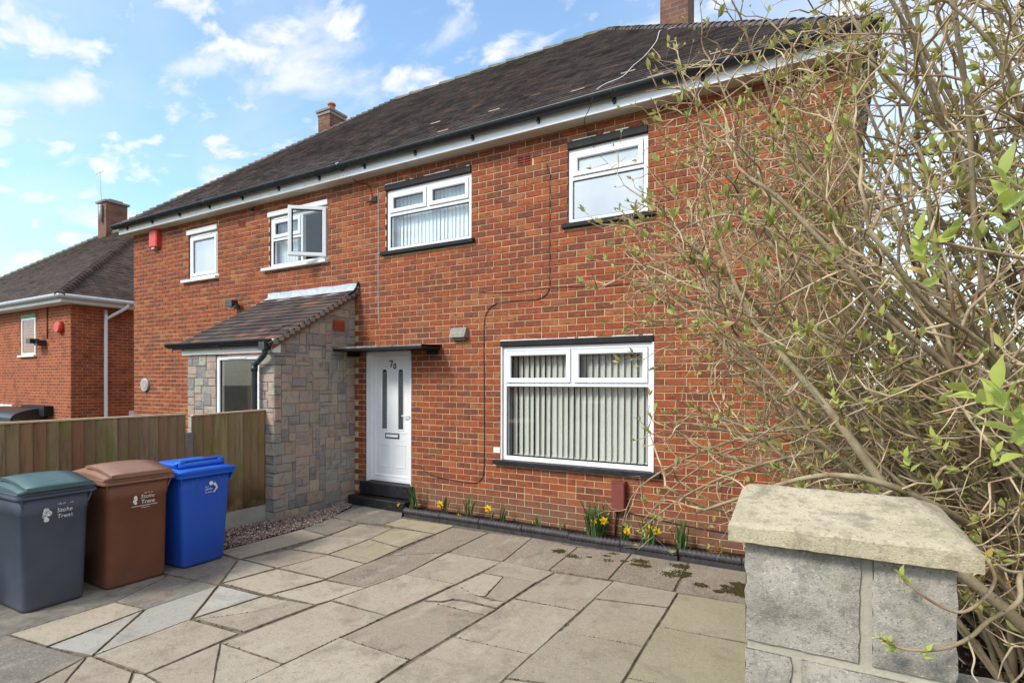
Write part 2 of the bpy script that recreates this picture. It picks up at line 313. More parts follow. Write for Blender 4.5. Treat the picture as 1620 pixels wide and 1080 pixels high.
# pier
def mk_block(name, a, c_, cscale=170, lich=.5):
    m, nt, b = mat_new(name); c = ramp(nt, noi(nt, 5, 6, .6), [(.3, a), (.7, c_)])
    c = mix(nt, c, tuple(x*.3 for x in a), mrange(nt, noi(nt, cscale*.6, 3, .7), .57, .68, 0, .75))
    c = mix(nt, c, tuple(x*.45 for x in a), mrange(nt, noi(nt, 11, 7, .7, dist=.5), .48, .68, 0, .6)); c = mix(nt, c, (.66, .60, .50), mrange(nt, noi(nt, cscale * .5, 3, .6), .58, .68, 0, .5))
    c = mix(nt, c, tuple(x*.55 for x in a), mrange(nt, noi(nt, 42, 6, .75), .49, .62, 0, .5)); c = mix(nt, c, (.30, .28, .13), mrange(nt, noi(nt, 9, 7, .75), .52, .68, 0, lich))
    setc(nt, b, c, .95, .15); bump(nt, b, mth(nt, 'ADD', noi(nt, 12, 5, .6), mth(nt, 'MULTIPLY', noi(nt, cscale, 3), .8)), .38, .010); return m
M['block'] = mk_block('grey_split_block', (.30, .275, .235), (.43, .39, .335), 330, .12)
M['cap'] = mk_block('weathered_cap_stone', (.39, .33, .225), (.58, .50, .35), 300, .35)
M['cap_mortar'] = mk_mortar('pier_mortar', (.50, .455, .36), (.34, .31, .25))
# plants
m, nt, b = mat_new('stem_bark'); c = ramp(nt, noi(nt, 14, 5, .6, pos(nt, (1, 1, .6))), [(.25, (.17, .13, .075)), (.5, (.31, .24, .145)), (.75, (.44, .36, .23))])
c = mix(nt, c, (.05, .035, .025), mrange(nt, noi(nt, 60, 3), .62, .72, 0, .9)); c = mix(nt, c, (.20, .20, .08), mrange(nt, noi(nt, 3, 3), .5, .7, 0, .4))
setc(nt, b, c, .85, .2); bump(nt, b, noi(nt, 90, 4), .5, .004); M['stem'] = m
m, nt, b = mat_new('twig_bark'); c = ramp(nt, noi(nt, 6, 4, .6), [(.36, (.20, .115, .065)), (.48, (.38, .27, .16)), (.60, (.62, .49, .32))]); setc(nt, b, c, .8, .25); M['twig'] = m
def mk_leaf(name, pal):
    m, nt, b = mat_new(name); c = ramp(nt, rnd(nt), pal); setc(nt, b, c, .5, .35)
    b.inputs['Subsurface Weight'].default_value = 0
    out = [n for n in nt.nodes if n.type == 'OUTPUT_MATERIAL'][0]; t = nd(nt, 'ShaderNodeBsdfTranslucent'); mx = nd(nt, 'ShaderNodeMixShader'); mx.inputs[0].default_value = .35
    nt.links.new(c, t.inputs[0]); nt.links.new(b.outputs[0], mx.inputs[1]); nt.links.new(t.outputs[0], mx.inputs[2]); nt.links.new(mx.outputs[0], out.inputs[0]); return m
M['leaf'] = mk_leaf('young_leaf', [(0, (.40, .42, .12)), (.35, (.50, .50, .16)), (.65, (.34, .38, .11)), (.85, (.54, .43, .16)), (1, (.44, .22, .10))])
M['bigleaf'] = mk_leaf('fresh_leaf', [(0, (.46, .54, .11)), (.5, (.54, .58, .15)), (.8, (.42, .52, .15)), (1, (.62, .40, .12))])
M['blade'] = mk_leaf('daffodil_leaf', [(0, (.055, .13, .035)), (.6, (.09, .18, .055)), (1, (.18, .21, .09))])
M['petal'] = mk_leaf('daffodil_petal', [(0, (.85, .62, .02)), (1, (.90, .70, .05))]); M['trumpet'] = mk_leaf('daffodil_trumpet', [(0, (.85, .50, .01)), (1, (.9, .55, .02))])
M['drystalk'] = simple('dry_stalk', (.32, .16, .06), .85, .2, .2, 20)
M['gravel_dark'] = simple('soil_stones', (.07, .052, .04), .95, .1, .6, 40)
M['nb_tile'] = mk_tile('neighbour_roof_tile', [(0, (.075, .052, .045)), (.5, (.105, .075, .06)), (1, (.14, .095, .075))], (.17, .18, .08), .9)
# procedural brick wall for far houses
def far_brick(name, a, b_, mo, facing='XZ'):
    m, nt, b = mat_new(name); g = nd(nt, 'ShaderNodeNewGeometry'); s = nd(nt, 'ShaderNodeSeparateXYZ'); nt.links.new(g.outputs['Position'], s.inputs[0])
    c = nd(nt, 'ShaderNodeCombineXYZ'); nt.links.new(mth(nt, 'ADD', s.outputs[0], s.outputs[1]), c.inputs[0]); nt.links.new(s.outputs[2], c.inputs[1])
    t = nd(nt, 'ShaderNodeTexBrick'); nt.links.new(c.outputs[0], t.inputs['Vector']); t.inputs['Scale'].default_value = 1; t.inputs['Brick Width'].default_value = .23; t.inputs['Row Height'].default_value = .0794; t.inputs['Mortar Size'].default_value = .006
    t.inputs['Color1'].default_value = (*a, 1); t.inputs['Color2'].default_value = (*b_, 1); t.inputs['Mortar'].default_value = (*mo, 1)
    col = mix(nt, t.outputs['Color'], (.12, .035, .025), mrange(nt, noi(nt, 3.5, 6, .65), .45, .75, 0, .7)); setc(nt, b, col, .9, .2); bump(nt, b, t.outputs['Fac'], -.3, .01); return m
M['far_brick'] = far_brick('neighbour_brick', (.38, .095, .038), (.24, .062, .034), (.42, .26, .15))
M['chim_brick'] = far_brick('chimney_brick', (.22, .10, .065), (.15, .08, .06), (.20, .17, .14))

# ------------------------------------------------------------------ ground
def gh(x, y):
    t = min(1, max(0, (-9.3 - x) / 3.0)); t = t * t * (3 - 2 * t)
    return -0.12 - 0.98 * t
xs = [-400, -200, -100, -60, -40, -30, -24, -20, -17, -15, -13.5] + [-12.6 + .3 * i for i in range(13)] + [-8, -6, -4, -2, 0, 2, 4, 6, 8, 10, 15, 20, 30, 50, 100, 200, 400]
ys = [-400, -200, -100, -50, -30, -20, -15, -10, -6, -3, 0, 3, 6, 10, 15, 20, 30, 50, 100, 200, 400, 800]
v = [(x, y, gh(x, y)) for y in ys for x in xs]; n = len(xs)
f = [(j*n+i, j*n+i+1, (j+1)*n+i+1, (j+1)*n+i) for j in range(len(ys)-1) for i in range(n-1)]
MB().add(v, f, True).build('ground', M['ground'], kind='structure')

drive = MB().box(-2.72, 3.44, -12, -0.34, -.11, -.009).build('driveway', M['slab_edge'], kind='structure')
SLABS = [
 ('R1', [(2.508,-1.237),(3.44,-1.16),(3.44,-1.89),(2.528,-1.97)]),
 ('R2', [(2.528,-1.97),(3.44,-1.89),(3.44,-2.64),(2.55,-2.765)]),
 ('R3', [(2.55,-2.765),(3.44,-2.64),(3.44,-3.60),(2.559,-3.785)]),
 ('S2a', [(1.933,-1.237),(2.504,-1.223),(2.512,-1.584),(1.932,-1.705)]),
 ('S2b', [(1.932,-1.705),(2.512,-1.584),(2.528,-2.321),(1.934,-2.4)]),
 ('S2c', [(1.934,-2.4),(2.528,-2.321),(2.549,-2.95),(1.915,-3.136)]),
 ('S2d', [(1.915,-3.136),(2.549,-2.95),(2.554,-3.787),(1.891,-4.029)]),
 ('3a', [(1.374,-1.3),(1.933,-1.234),(1.927,-1.987),(1.35,-2.04)]),
 ('3b', [(1.35,-2.04),(1.927,-1.987),(1.922,-2.796),(1.314,-2.849)]),
 ('3c', [(1.314,-2.849),(1.922,-2.796),(1.919,-3.774),(1.261,-3.873)]),
 ('3d', [(1.261,-3.873),(1.919,-3.774),(1.927,-4.235),(1.238,-4.356)]),
 ('4a', [(0.785,-1.275),(1.374,-1.3),(1.343,-1.623),(0.796,-1.651)]),
 ('4b1', [(0.796,-1.651),(1.019,-1.644),(1.116,-2.11),(1.065,-2.14),(0.736,-2.064),(0.752,-2.02)]),
 ('4b2', [(1.019,-1.644),(1.343,-1.623),(1.331,-2.14),(1.127,-2.128)]),
 ('4b3', [(0.761,-2.032),(1.073,-2.151),(1.219,-2.175),(1.331,-2.14),(1.334,-2.284),(1.048,-2.274),(0.921,-2.302),(0.876,-2.389),(0.731,-2.449)]),
 ('4b4', [(0.734,-2.453),(0.88,-2.394),(0.934,-2.31),(1.055,-2.285),(1.337,-2.289),(1.329,-2.435)]),
 ('4c', [(0.736,-2.455),(1.329,-2.435),(1.269,-3.256),(0.643,-3.259)]),
 ('4d', [(0.643,-3.259),(1.269,-3.256),(1.276,-3.931),(0.603,-3.976)]),
 ('4e', [(0.603,-3.976),(1.276,-3.931),(1.252,-4.398),(0.595,-4.51)]),
 ('5a', [(0.14,-1.316),(0.785,-1.275),(0.743,-2.016),(0.187,-2.05)]),
 ('5b', [(0.187,-2.05),(0.743,-2.016),(0.671,-2.823),(0.072,-2.832)]),
 ('5c', [(0.072,-2.832),(0.671,-2.823),(0.606,-3.697),(-0.011,-3.722)]),
 ('5d', [(-0.011,-3.722),(0.606,-3.697),(0.603,-3.976),(0.449,-4.064)]),
 ('5d2', [(0.449,-4.064),(0.603,-3.976),(0.595,-4.51),(0.338,-4.537)]),
 ('5e', [(-0.025,-4.201),(-0.013,-3.723),(0.446,-4.058),(0.417,-4.22)]),
 ('6a', [(-0.551,-4.256),(-0.559,-3.624),(-0.035,-3.574),(-0.025,-4.201)]),
 ('6b1', [(-0.556,-3.596),(-0.488,-3.042),(-0.221,-3.002),(-0.28,-3.304),(-0.428,-3.483)]),
 ('6b2', [(-0.545,-3.603),(-0.421,-3.487),(-0.274,-3.308),(-0.215,-3.007),(0.033,-2.957),(-0.022,-3.541)]),
 ('6c', [(-0.464,-2.997),(-0.333,-2.53),(0.117,-2.481),(0.068,-2.828),(0.03,-2.954)]),
 ('6d', [(-0.344,-2.512),(-0.347,-2.019),(-0.319,-1.716),(0.123,-1.311),(0.183,-2.052),(0.114,-2.478)]),
 ('6e', [(-0.326,-1.708),(-0.427,-0.45),(0.098,-0.444),(0.098,-0.571),(0.121,-1.163),(0.134,-1.304)]),
 ('7b', [(0.152,-1.306),(0.127,-1.17),(0.105,-0.582),(0.105,-0.456),(0.658,-0.39),(0.781,-1.268)]),
 ('7c', [(0.786,-1.27),(0.658,-0.39),(1.249,-0.457),(1.295,-1.269)]),
 ('7d', [(1.301,-1.272),(1.253,-0.455),(1.824,-0.378),(1.876,-1.226)]),
 ('7e', [(1.886,-1.228),(1.83,-0.375),(2.407,-0.377),(2.463,-1.207)]),
 ('7f', [(2.47,-1.213),(2.418,-.378),(3.43,-.37),(3.43,-1.15),(3.01,-1.18)]),
 ('8a', [(-1.233,-0.803),(-1.259,-0.451),(-0.438,-0.384),(-0.419,-0.81)]),
 ('8b', [(-1.015,-0.864),(-0.424,-0.813),(-0.406,-1.439),(-0.916,-1.375)]),
 ('8c', [(-1.544,-0.909),(-1.03,-0.859),(-0.93,-1.371),(-1.433,-1.49)]),
 ('8d', [(-1.387,-2.064),(-1.425,-1.498),(-0.923,-1.378),(-0.909,-1.514),(-0.899,-1.988)]),
 ('8e', [(-0.904,-1.517),(-0.915,-1.386),(-0.397,-1.452),(-0.349,-2.009),(-0.891,-1.994)]),
 ('8f', [(-1.509,-2.538),(-1.396,-2.069),(-0.895,-1.998),(-0.999,-2.534)]),
 ('8g', [(-0.975,-2.534),(-0.886,-2.003),(-0.347,-2.015),(-0.355,-2.506)]),
 ('8h', [(-1.07,-3.044),(-0.972,-2.543),(-0.35,-2.516),(-0.472,-3.017)]),
 ('8i', [(-1.538,-2.572),(-1.518,-2.546),(-1.007,-2.538),(-1.08,-3.041)]),
 ('9a', [(-1.962,-2.527),(-1.948,-1.46),(-1.461,-1.513),(-1.549,-2.546)]),
 ('9b', [(-1.948,-1.46),(-2.083,-0.875),(-1.548,-0.9),(-1.463,-1.502)]),
 ('9c', [(-2.083,-0.864),(-2.281,-0.338),(-2.495,-0.081),(-1.436,0.022),(-1.592,-0.025),(-1.26,-0.432),(-1.249,-0.79),(-1.55,-0.887)]),
 ('10a', [(-2.284,-3.158),(-1.957,-2.537),(-1.543,-2.57),(-1.067,-3.073),(-1.698,-3.157)]),
 ('10b', [(-1.419,-3.73),(-1.685,-3.163),(-1.059,-3.084),(-1.056,-3.68)]),
 ('10c1', [(-1.047,-3.682),(-1.052,-3.09),(-0.561,-3.612),(-0.556,-4.254)]),
 ('10c2', [(-1.051,-3.079),(-0.502,-3.051),(-0.56,-3.599)]),
 ('10d', [(-0.963,-4.347),(-1.048,-3.694),(-0.561,-4.256)]),
 ('10e', [(-1.414,-4.402),(-1.416,-3.735),(-1.058,-3.686),(-0.969,-4.348)]),
 ('10f', [(-1.408,-4.41),(-0.957,-4.349),(-0.579,-4.286),(-0.473,-4.59),(-0.393,-5.021),(-1.435,-4.791)]),
 ('10g', [(-0.571,-4.286),(-0.318,-4.5),(-0.207,-4.721),(-0.211,-4.974),(-0.465,-4.593)]),
 ('10h', [(-0.564,-4.282),(-0.545,-4.262),(-0.109,-4.231),(0.004,-4.306),(0.088,-4.517),(-0.318,-4.5)]),
 ('10i', [(-0.098,-4.229),(-0.02,-4.206),(0.418,-4.227),(0.452,-4.407),(0.11,-4.511),(0.015,-4.307)]),
 ('10j', [(0.424,-4.223),(0.456,-4.068),(0.344,-4.539),(0.458,-4.41)]),
]

AGG = {'6e','7b','7c','7d','7e','7f','6d'}; YEL = {'8a','8b','R1','R2','R3','8e'}; GRY = {'10c2','10d','10c1'}; DRK = {'9c','10f','10b','9b','10a'}
def inset(poly, d):
    n = len(poly); P = [Vector((p[0], p[1])) for p in poly]
    area = sum(P[i].x * P[(i+1)%n].y - P[(i+1)%n].x * P[i].y for i in range(n)); sgn = 1 if area > 0 else -1; out = []
    for i in range(n):
        a, b_, c = P[i-1], P[i], P[(i+1)%n]; e1 = (b_-a).normalized(); e2 = (c-b_).normalized()
        n1 = Vector((-e1.y, e1.x))*sgn; n2 = Vector((-e2.y, e2.x))*sgn; k = n1 + n2
        out.append(b_ + k * (d / max(.35, k.dot(n1))))
    return out if sgn > 0 else out[::-1]
for nm, poly in SLABS:
    g = R.uniform(.0015, .0035) if nm[:2] not in ('4b', '6b') else .0018
    dense = []
    for q0, q1 in zip(poly, poly[1:] + poly[:1]):
        q0, q1 = Vector(q0), Vector(q1); kk = max(1, int((q1-q0).length/.09))
        for i_ in range(kk):
            q = q0.lerp(q1, i_/kk)
            if i_: q += Vector((R.uniform(-.0022, .0022), R.uniform(-.0022, .0022)))
            dense.append((q.x, q.y))
    poly = dense
    a = inset(poly, g); b_ = inset(poly, g + R.uniform(.004, .008)); n = len(a); tz = R.uniform(-.003, .004); tx = R.uniform(-.008, .008); ty = R.uniform(-.008, .008)
    cxm = sum(p.x for p in a)/n; cym = sum(p.y for p in a)/n
    zf = lambda p: tz + (p.x-cxm)*tx + (p.y-cym)*ty
    v = [(p.x, p.y, -.035) for p in a] + [(p.x, p.y, zf(p)-.004) for p in a] + [(p.x, p.y, zf(p)) for p in b_]
    f = [(i, (i+1)%n, (i+1)%n+n, i+n) for i in range(n)] + [(i+n, (i+1)%n+n, (i+1)%n+2*n, i+2*n) for i in range(n)] + [tuple(range(2*n, 3*n))]
    mt = M['slab_agg'] if nm in AGG else M['slab_yellow'] if nm in YEL else M['slab_grey'] if nm in GRY else M['slab_dark'] if nm in DRK else M['slab']
    o = MB().add(v, f).build('paving_slab', [mt, M['slab_edge']], drive)
    for i_ in range(2*n): o.data.polygons[i_].material_index = 1
g = MB(); rm = random.Random(77)
for nm, poly in SLABS:
    for q0, q1 in zip(poly, poly[1:] + poly[:1]):
        q0, q1 = Vector(q0), Vector(q1); L_ = (q1-q0).length
        for _ in range(int(L_*22*rm.choice((0, .3, 1, 1.6)))):
            p = q0.lerp(q1, rm.random()) + Vector((rm.gauss(0, .004), rm.gauss(0, .004))); r = rm.uniform(.0025, .007); k = 5
            g.add([(p.x + r*rm.uniform(.6, 1.4)*math.cos(6.283*i/k), p.y + r*rm.uniform(.6, 1.4)*math.sin(6.283*i/k), .001) for i in range(k)] + [(p.x, p.y, .004 + r*.4)], [(i, (i+1)%k, k) for i in range(k)])
g.build('joint_moss', M['moss'], label='specks of dark moss and grit in the joints of the paving', cat='moss', kind='stuff')
# concrete strip under the bins, along the fence
s = MB(); n = 40; rows = []
for i in range(n + 1):
    y = -6.5 + i * (6.5 - 2.62) / n; xr = (-1.435 if y < -3.72 else -1.435 - .27*(y + 3.72)/.56 if y < -3.16 else -2.29) + .006 * math.sin(i * 1.9) + R.uniform(-.006, .006)
    rows += [(-2.70, y, .004 + R.uniform(-.003, .003)), (min(-2.0, xr - .05), y, .004 + R.uniform(-.003, .003)), (xr - .02, y, .002), (xr, y, -.03)]
s.add(rows, [(i*4+j, i*4+j+1, i*4+j+5, i*4+j+4) for i in range(n) for j in range(3)], True)
s.build('concrete_path', M['concrete'], kind='structure')

# ------------------------------------------------------------------ the pair of houses
H = .0794
def Zv(v): return (v + 29.24) * H
def Xu(u): return u * .23
XL, XR = Xu(-38.5), Xu(16.55); ZS = Zv(31.3); DEP = 7.5
house = empty('semi_detached_house', (XL, 0, 0), label='large red brick pair of houses with brown tiled hipped roof and white windows', cat='house')
def H_(mb, name, mat, parent=None, **k):
    """child of the house (world coordinates kept)"""
    o = mb.build(name, mat, **k); o.parent = parent or house
    o.matrix_parent_inverse = (parent or house).matrix_world.inverted() if parent else Matrix.Translation(-house.location)
    return o
# to keep transforms simple the house empty sits at the origin of its parts
house.location = (0, 0, 0)
def HB(mb, name, mat, parent=None, **k): return mb.build(name, mat, parent or house, **k)

# openings (x0,x1,z0,z1) in the wall; brick-free zones
W1 = (.02, 1.94, Zv(-19), Zv(-1)); W2 = (-1.93, -.455, Zv(17), Zv(28)); W3 = (.92, 1.88, Zv(17), Zv(28))
W4 = (-4.52, -3.14, 3.70, 4.54); W5 = (-6.88, -5.98, 3.71, 4.545); DR = (-2.32, -1.465, Zv(-25.4), Zv(-1))
OPEN = [W1, W2, W3, W4, W5, DR]
BLOCKED = OPEN + [(0, 1.955, Zv(-1), Zv(0)), (-1.95, -.455, Zv(28), Zv(29)), (.92, 1.88, Zv(28), Zv(29)), (-.085, 2.04, Zv(-19.85), Zv(-19)),
    (-2.01, -.40, Zv(16.2), Zv(17)), (.86, 1.96, Zv(16.2), Zv(17)), (-4.57, -3.13, 4.54, 4.63), (-6.94, -5.97, 4.545, 4.645), (-4.67, -3.13, 3.64, 3.70), (-7.04, -5.95, 3.65, 3.71),
    (.225, .44, Zv(27.05), Zv(28.95)), (-5.36, -5.17, Zv(27.5), Zv(28.9)), (-2.42, -1.40, -.1, Zv(-25.4))]
PORCH = (-4.48, -2.55)
# wall sheet with holes (mortar colour)
xs = sorted({XL, XR} | {q for o in OPEN for q in o[:2]}); zs = sorted({-1.2, ZS + .15} | {q for o in OPEN for q in o[2:]})
wm = MB(); idx = {}
def vid(x, y, z):
    k = (round(x, 4), round(y, 4), round(z, 4))
    if k not in idx: idx[k] = len(wm.v); wm.v.append(k)
    return idx[k]
def inopen(x, z): return any(o[0] < x < o[1] and o[2] < z < o[3] for o in OPEN)
for i in range(len(xs)-1):
    for j in range(len(zs)-1):
        if not inopen((xs[i]+xs[i+1])/2, (zs[j]+zs[j+1])/2):
            wm.f.append((vid(xs[i],0,zs[j]), vid(xs[i+1],0,zs[j]), vid(xs[i+1],0,zs[j+1]), vid(xs[i],0,zs[j+1]))); wm.sm.append(False)
for o in OPEN:
    pass
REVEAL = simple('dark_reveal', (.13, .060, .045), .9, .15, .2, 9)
for o in []:
    for (a, b_) in (((o[0],o[2]),(o[0],o[3])), ((o[0],o[3]),(o[1],o[3])), ((o[1],o[3]),(o[1],o[2])), ((o[1],o[2]),(o[0],o[2]))):
        wm.f.append((vid(a[0],0,a[1]), vid(b_[0],0,b_[1]), vid(b_[0],.25,b_[1]), vid(a[0],.25,a[1]))); wm.sm.append(False)
wall = HB(wm, 'wall', M['mortar'])
for o in OPEN:
    q = [(o[0],o[2]),(o[0],o[3]),(o[1],o[3]),(o[1],o[2])]
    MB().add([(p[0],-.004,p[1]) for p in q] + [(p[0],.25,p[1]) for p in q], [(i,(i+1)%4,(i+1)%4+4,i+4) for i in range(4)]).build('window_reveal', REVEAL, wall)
side = MB()
side.prism([(XR, .001, -.2), (XR, DEP, -.2), (XR, DEP, ZS+.1), (XR, .001, ZS+.1)], (-.2, 0, 0)); side.prism([(XL+.2, .001, -1.2), (XL+.2, DEP, -1.2), (XL+.2, DEP, ZS+.1), (XL+.2, .001, ZS+.1)], (-.2, 0, 0))
side.box(XL+.2, XR-.2, DEP-.2, DEP, -1.2, ZS+.1); HB(side, 'side_wall', M['far_brick'])
# bricks
def cut(x0, x1, z0, z1):
    segs = [(x0, x1, z0, z1)]
    for o in BLOCKED:
        ns = []
        for a, b_, c, d in segs:
            if o[1] <= a or o[0] >= b_ or o[3] <= c + .006 or o[2] >= d - .006: ns.append((a, b_, c, d)); continue
            if o[0] - a > .02: ns.append((a, o[0] - .002, c, d))
            if b_ - o[1] > .02: ns.append((o[1] + .002, b_, c, d))
            m0, m1 = max(a, o[0]), min(b_, o[1])
            if d - o[3] > .022: ns.append((m0, m1, o[3] - .004, d))
            if o[2] - c > .022: ns.append((m0, m1, c, o[2] + .004))
        segs = ns
    return segs
bricks = []; J = .0054
def add_brick(a, b_, z0, z1, y=0., rr=R):
    if b_ - a < .03: return
    d = rr.uniform(-.0015, .0015); mb = MB(); zz = rr.uniform(-.001, .001); ch = .003
    mb.cbox(a + rr.uniform(0, .0015), b_ - rr.uniform(0, .0015), y - .0075 + d, y + .002, z0 + J + zz, z1 - J + zz, ch); bricks.append((mb.v, mb.f))
for k in range(-30, 33):
    z0, z1 = Zv(k), Zv(k + 1)
    if z1 < -.06: continue
    z1c = min(z1, ZS + .10)
    off = 0 if k % 2 else .5
    u = -39.0 + off - 1
    sh = 0.
    while u < 17.2:
        x0, x1 = Xu(u), Xu(u + 1); u += 1
        # a second mason: the left half of the pair is bonded a little differently
        if x0 < Xu(-9.2): x0 += .045; x1 = x1 + .045 if x1 < Xu(-9.2) else x1
        a, b_ = max(x0, XL), min(x1, XR)
        if b_ - a < .03: continue
        # occasional headers
        parts = [(a, b_)] if R.random() > .035 or b_ - a < .2 else [(a, (a + b_)/2), ((a + b_)/2, b_)]
        for p, q in parts:
            if k < 8 and PORCH[0] < (p+q)/2 < PORCH[1] and z1 < 3.0 + .0 * p and z1 < 2.9: continue
            for c_, d_, e_, f_ in cut(p, q, z0, z1c):
                add_brick(c_ + (J if c_ == p else 0), d_ - (J if d_ == q else 0), e_, f_)
emit(bricks, 'brick', M['brick'], wall, 300, 'brickwork')

# lintels and sills of the near half
def trim(name, x0, x1, y0, y1, z0, z1, mat): return HB(MB().cbox(x0, x1, y0, y1, z0, z1, .006), name, mat)
trim('lintel', .0, 1.953, -.022, .06, Zv(-1)+.004, Zv(0)-.006, M['black_gloss']); trim('lintel', -1.95, -.457, -.022, .06, Zv(28)+.002, Zv(29)+.006, M['black_gloss']); trim('lintel', .92, 1.878, -.022, .06, Zv(28)+.002, Zv(29)+.010, M['black_gloss'])
trim('window_sill', -.085, 2.04, -.065, .05, Zv(-19.75), Zv(-19)-.002, M['black_step']); trim('window_sill', -2.01, -.40, -.06, .05, Zv(16.3), Zv(17)-.002, M['dark_sill']); trim('window_sill', .86, 1.96, -.06, .05, Zv(16.3), Zv(17)-.002, M['dark_sill'])
trim('window_sill', -4.67, -3.12, -.075, .05, 3.645, 3.695, M['white_paint']); trim('window_sill', -7.04, -5.945, -.075, .05, 3.655, 3.705, M['white_paint'])
trim('window_head', -4.56, -3.125, -.03, .05, 4.543, 4.625, M['white_paint']); trim('window_head', -6.93, -5.97, -.03, .05, 4.548, 4.64, M['white_paint'])
# crumbly pale pointing above the lintels
for x0, x1, z in ((0, 1.955, Zv(0)-.002), (-1.95, -.455, Zv(29)+.010), (.92, 1.88, Zv(29)+.014)):
    mb = MB(); x = x0
    while x < x1 - .03:
        l = R.uniform(.03, .16); 
        if R.random() < .75: mb.box(x, min(x + l, x1), -.016 - R.uniform(0, .004), .0, z - .003, z + R.uniform(.004, .010))
        x += l
    HB(mb, 'pointing', M['white_paint'], kind='stuff')
# white frame sealant on the big window's left jamb
HB(MB().box(.006, .022, -.012, .03, W1[2], W1[3]), 'jamb_trim', M['white_paint']); HB(MB().box(1.937, 1.958, -.012, .03, W1[2], W1[3]), 'jamb_trim', M['white_paint'])

def window(o, panes, trans, yf=.018, fw=.055, frosted=False, vent=None):
    """o: opening; panes: list of (x0,x1,z0,z1,opens); trans: list of bar boxes"""
    x0, x1, z0, z1 = o; g = MB(); g.ring(x0, x1, z0, z1, fw, yf, yf + .07)
    for a, b_, c, d in trans: g.cbox(a, b_, yf + .003, yf + .068, c, d, .006)
    w = HB(g, 'window', M['upvc'])
    for a, b_, c, d, op in panes:
        gi = 0
        if op:
            s = MB().ring(a + .004, b_ - .004, c + .004, d - .004, .058, yf - .014, yf + .03, .010); HB(s, 'sash', M['upvc'], w); gi = .058
        # rubber gasket round each pane
        HB(MB().ring(a + gi + .0, b_ - gi, c + gi, d - gi, .006, yf + .012, yf + .03, .001), 'gasket', M['dark'], w)
        HB(MB().box(a + gi + .004, b_ - gi - .004, yf + .022, yf + .028, c + gi + .004, d - gi - .004), 'pane', M['frosted'] if frosted else M['glass'], w)
    if vent: HB(MB().cbox(vent[0], vent[1], yf - .012, yf + .002, vent[2], vent[2] + .022, .003), 'trickle_vent', M['upvc'], w)
    return w
x0, x1, z0, z1 = W1; xm = (x0 + x1)/2; zt = 1.765; tw = .022
w1 = window(W1, [(x0+.055, xm-tw, zt+tw, z1-.055, 1), (xm+tw, x1-.055, zt+tw, z1-.055, 1), (x0+.055, x1-.055, z0+.055, zt-tw, 0)], [(x0+.055, x1-.055, zt-tw, zt+tw), (xm-tw, xm+tw, zt+tw, z1-.055)])
x0, x1, z0, z1 = W2; xm = (x0 + x1)/2; zt = 4.195
w2 = window(W2, [(x0+.055, xm-tw, zt+tw, z1-.055, 1), (xm+tw, x1-.055, zt+tw, z1-.055, 1), (x0+.055, x1-.055, z0+.055, zt-tw, 0)], [(x0+.055, x1-.055, zt-tw, zt+tw), (xm-tw, xm+tw, zt+tw, z1-.055)])
x0, x1, z0, z1 = W3; zt = 4.20
w3 = window(W3, [(x0+.055, x1-.055, zt+tw, z1-.055, 1), (x0+.055, x1-.055, z0+.055, zt-tw, 0)], [(x0+.055, x1-.055, zt-tw, zt+tw)], frosted=True)
x0, x1, z0, z1 = W4; zt = 4.16; xm = -3.76
w4 = window(W4, [(x0+.055, xm-tw, zt+tw, z1-.055, 1), (x0+.055, xm-tw, z0+.055, zt-tw, 0)], [(x0+.055, xm-tw, zt-tw, zt+tw), (xm-tw, xm+tw, z0+.055, z1-.055)], vent=(-4.42, -4.1, z1-.045))
# open casement hinged on the mullion
th = rad(38)
def rotp(v_, c=(x1 - .03, .0)): 
    out = []
    for p in v_:
        dx, dy = p[0] - c[0], p[1] - c[1]; out.append((c[0] + dx*math.cos(th) - dy*math.sin(th), c[1] + dx*math.sin(th) + dy*math.cos(th), p[2]))
    return out
g = MB().ring(xm + tw, x1 - .03, z0 + .04, z1 - .03, .062, -.03, .03, .012); g.v = rotp(g.v); sash4 = HB(g, 'open_sash', M['upvc'], w4)
g = MB().box(xm + tw + .06, x1 - .09, -.004, .004, z0 + .10, z1 - .09); g.v = rotp(g.v); HB(g, 'pane', M['glass'], w4)
g = MB().ring(xm + tw + .058, x1 - .088, z0 + .098, z1 - .088, .007, -.024, .024, .001); g.v = rotp(g.v); HB(g, 'gasket', M['dark'], w4)
w5 = window(W5, [(W5[0]+.055, W5[1]-.055, W5[2]+.055, W5[3]-.055, 1)], [], frosted=True, vent=(-6.6, -6.2, W5[3]-.045))

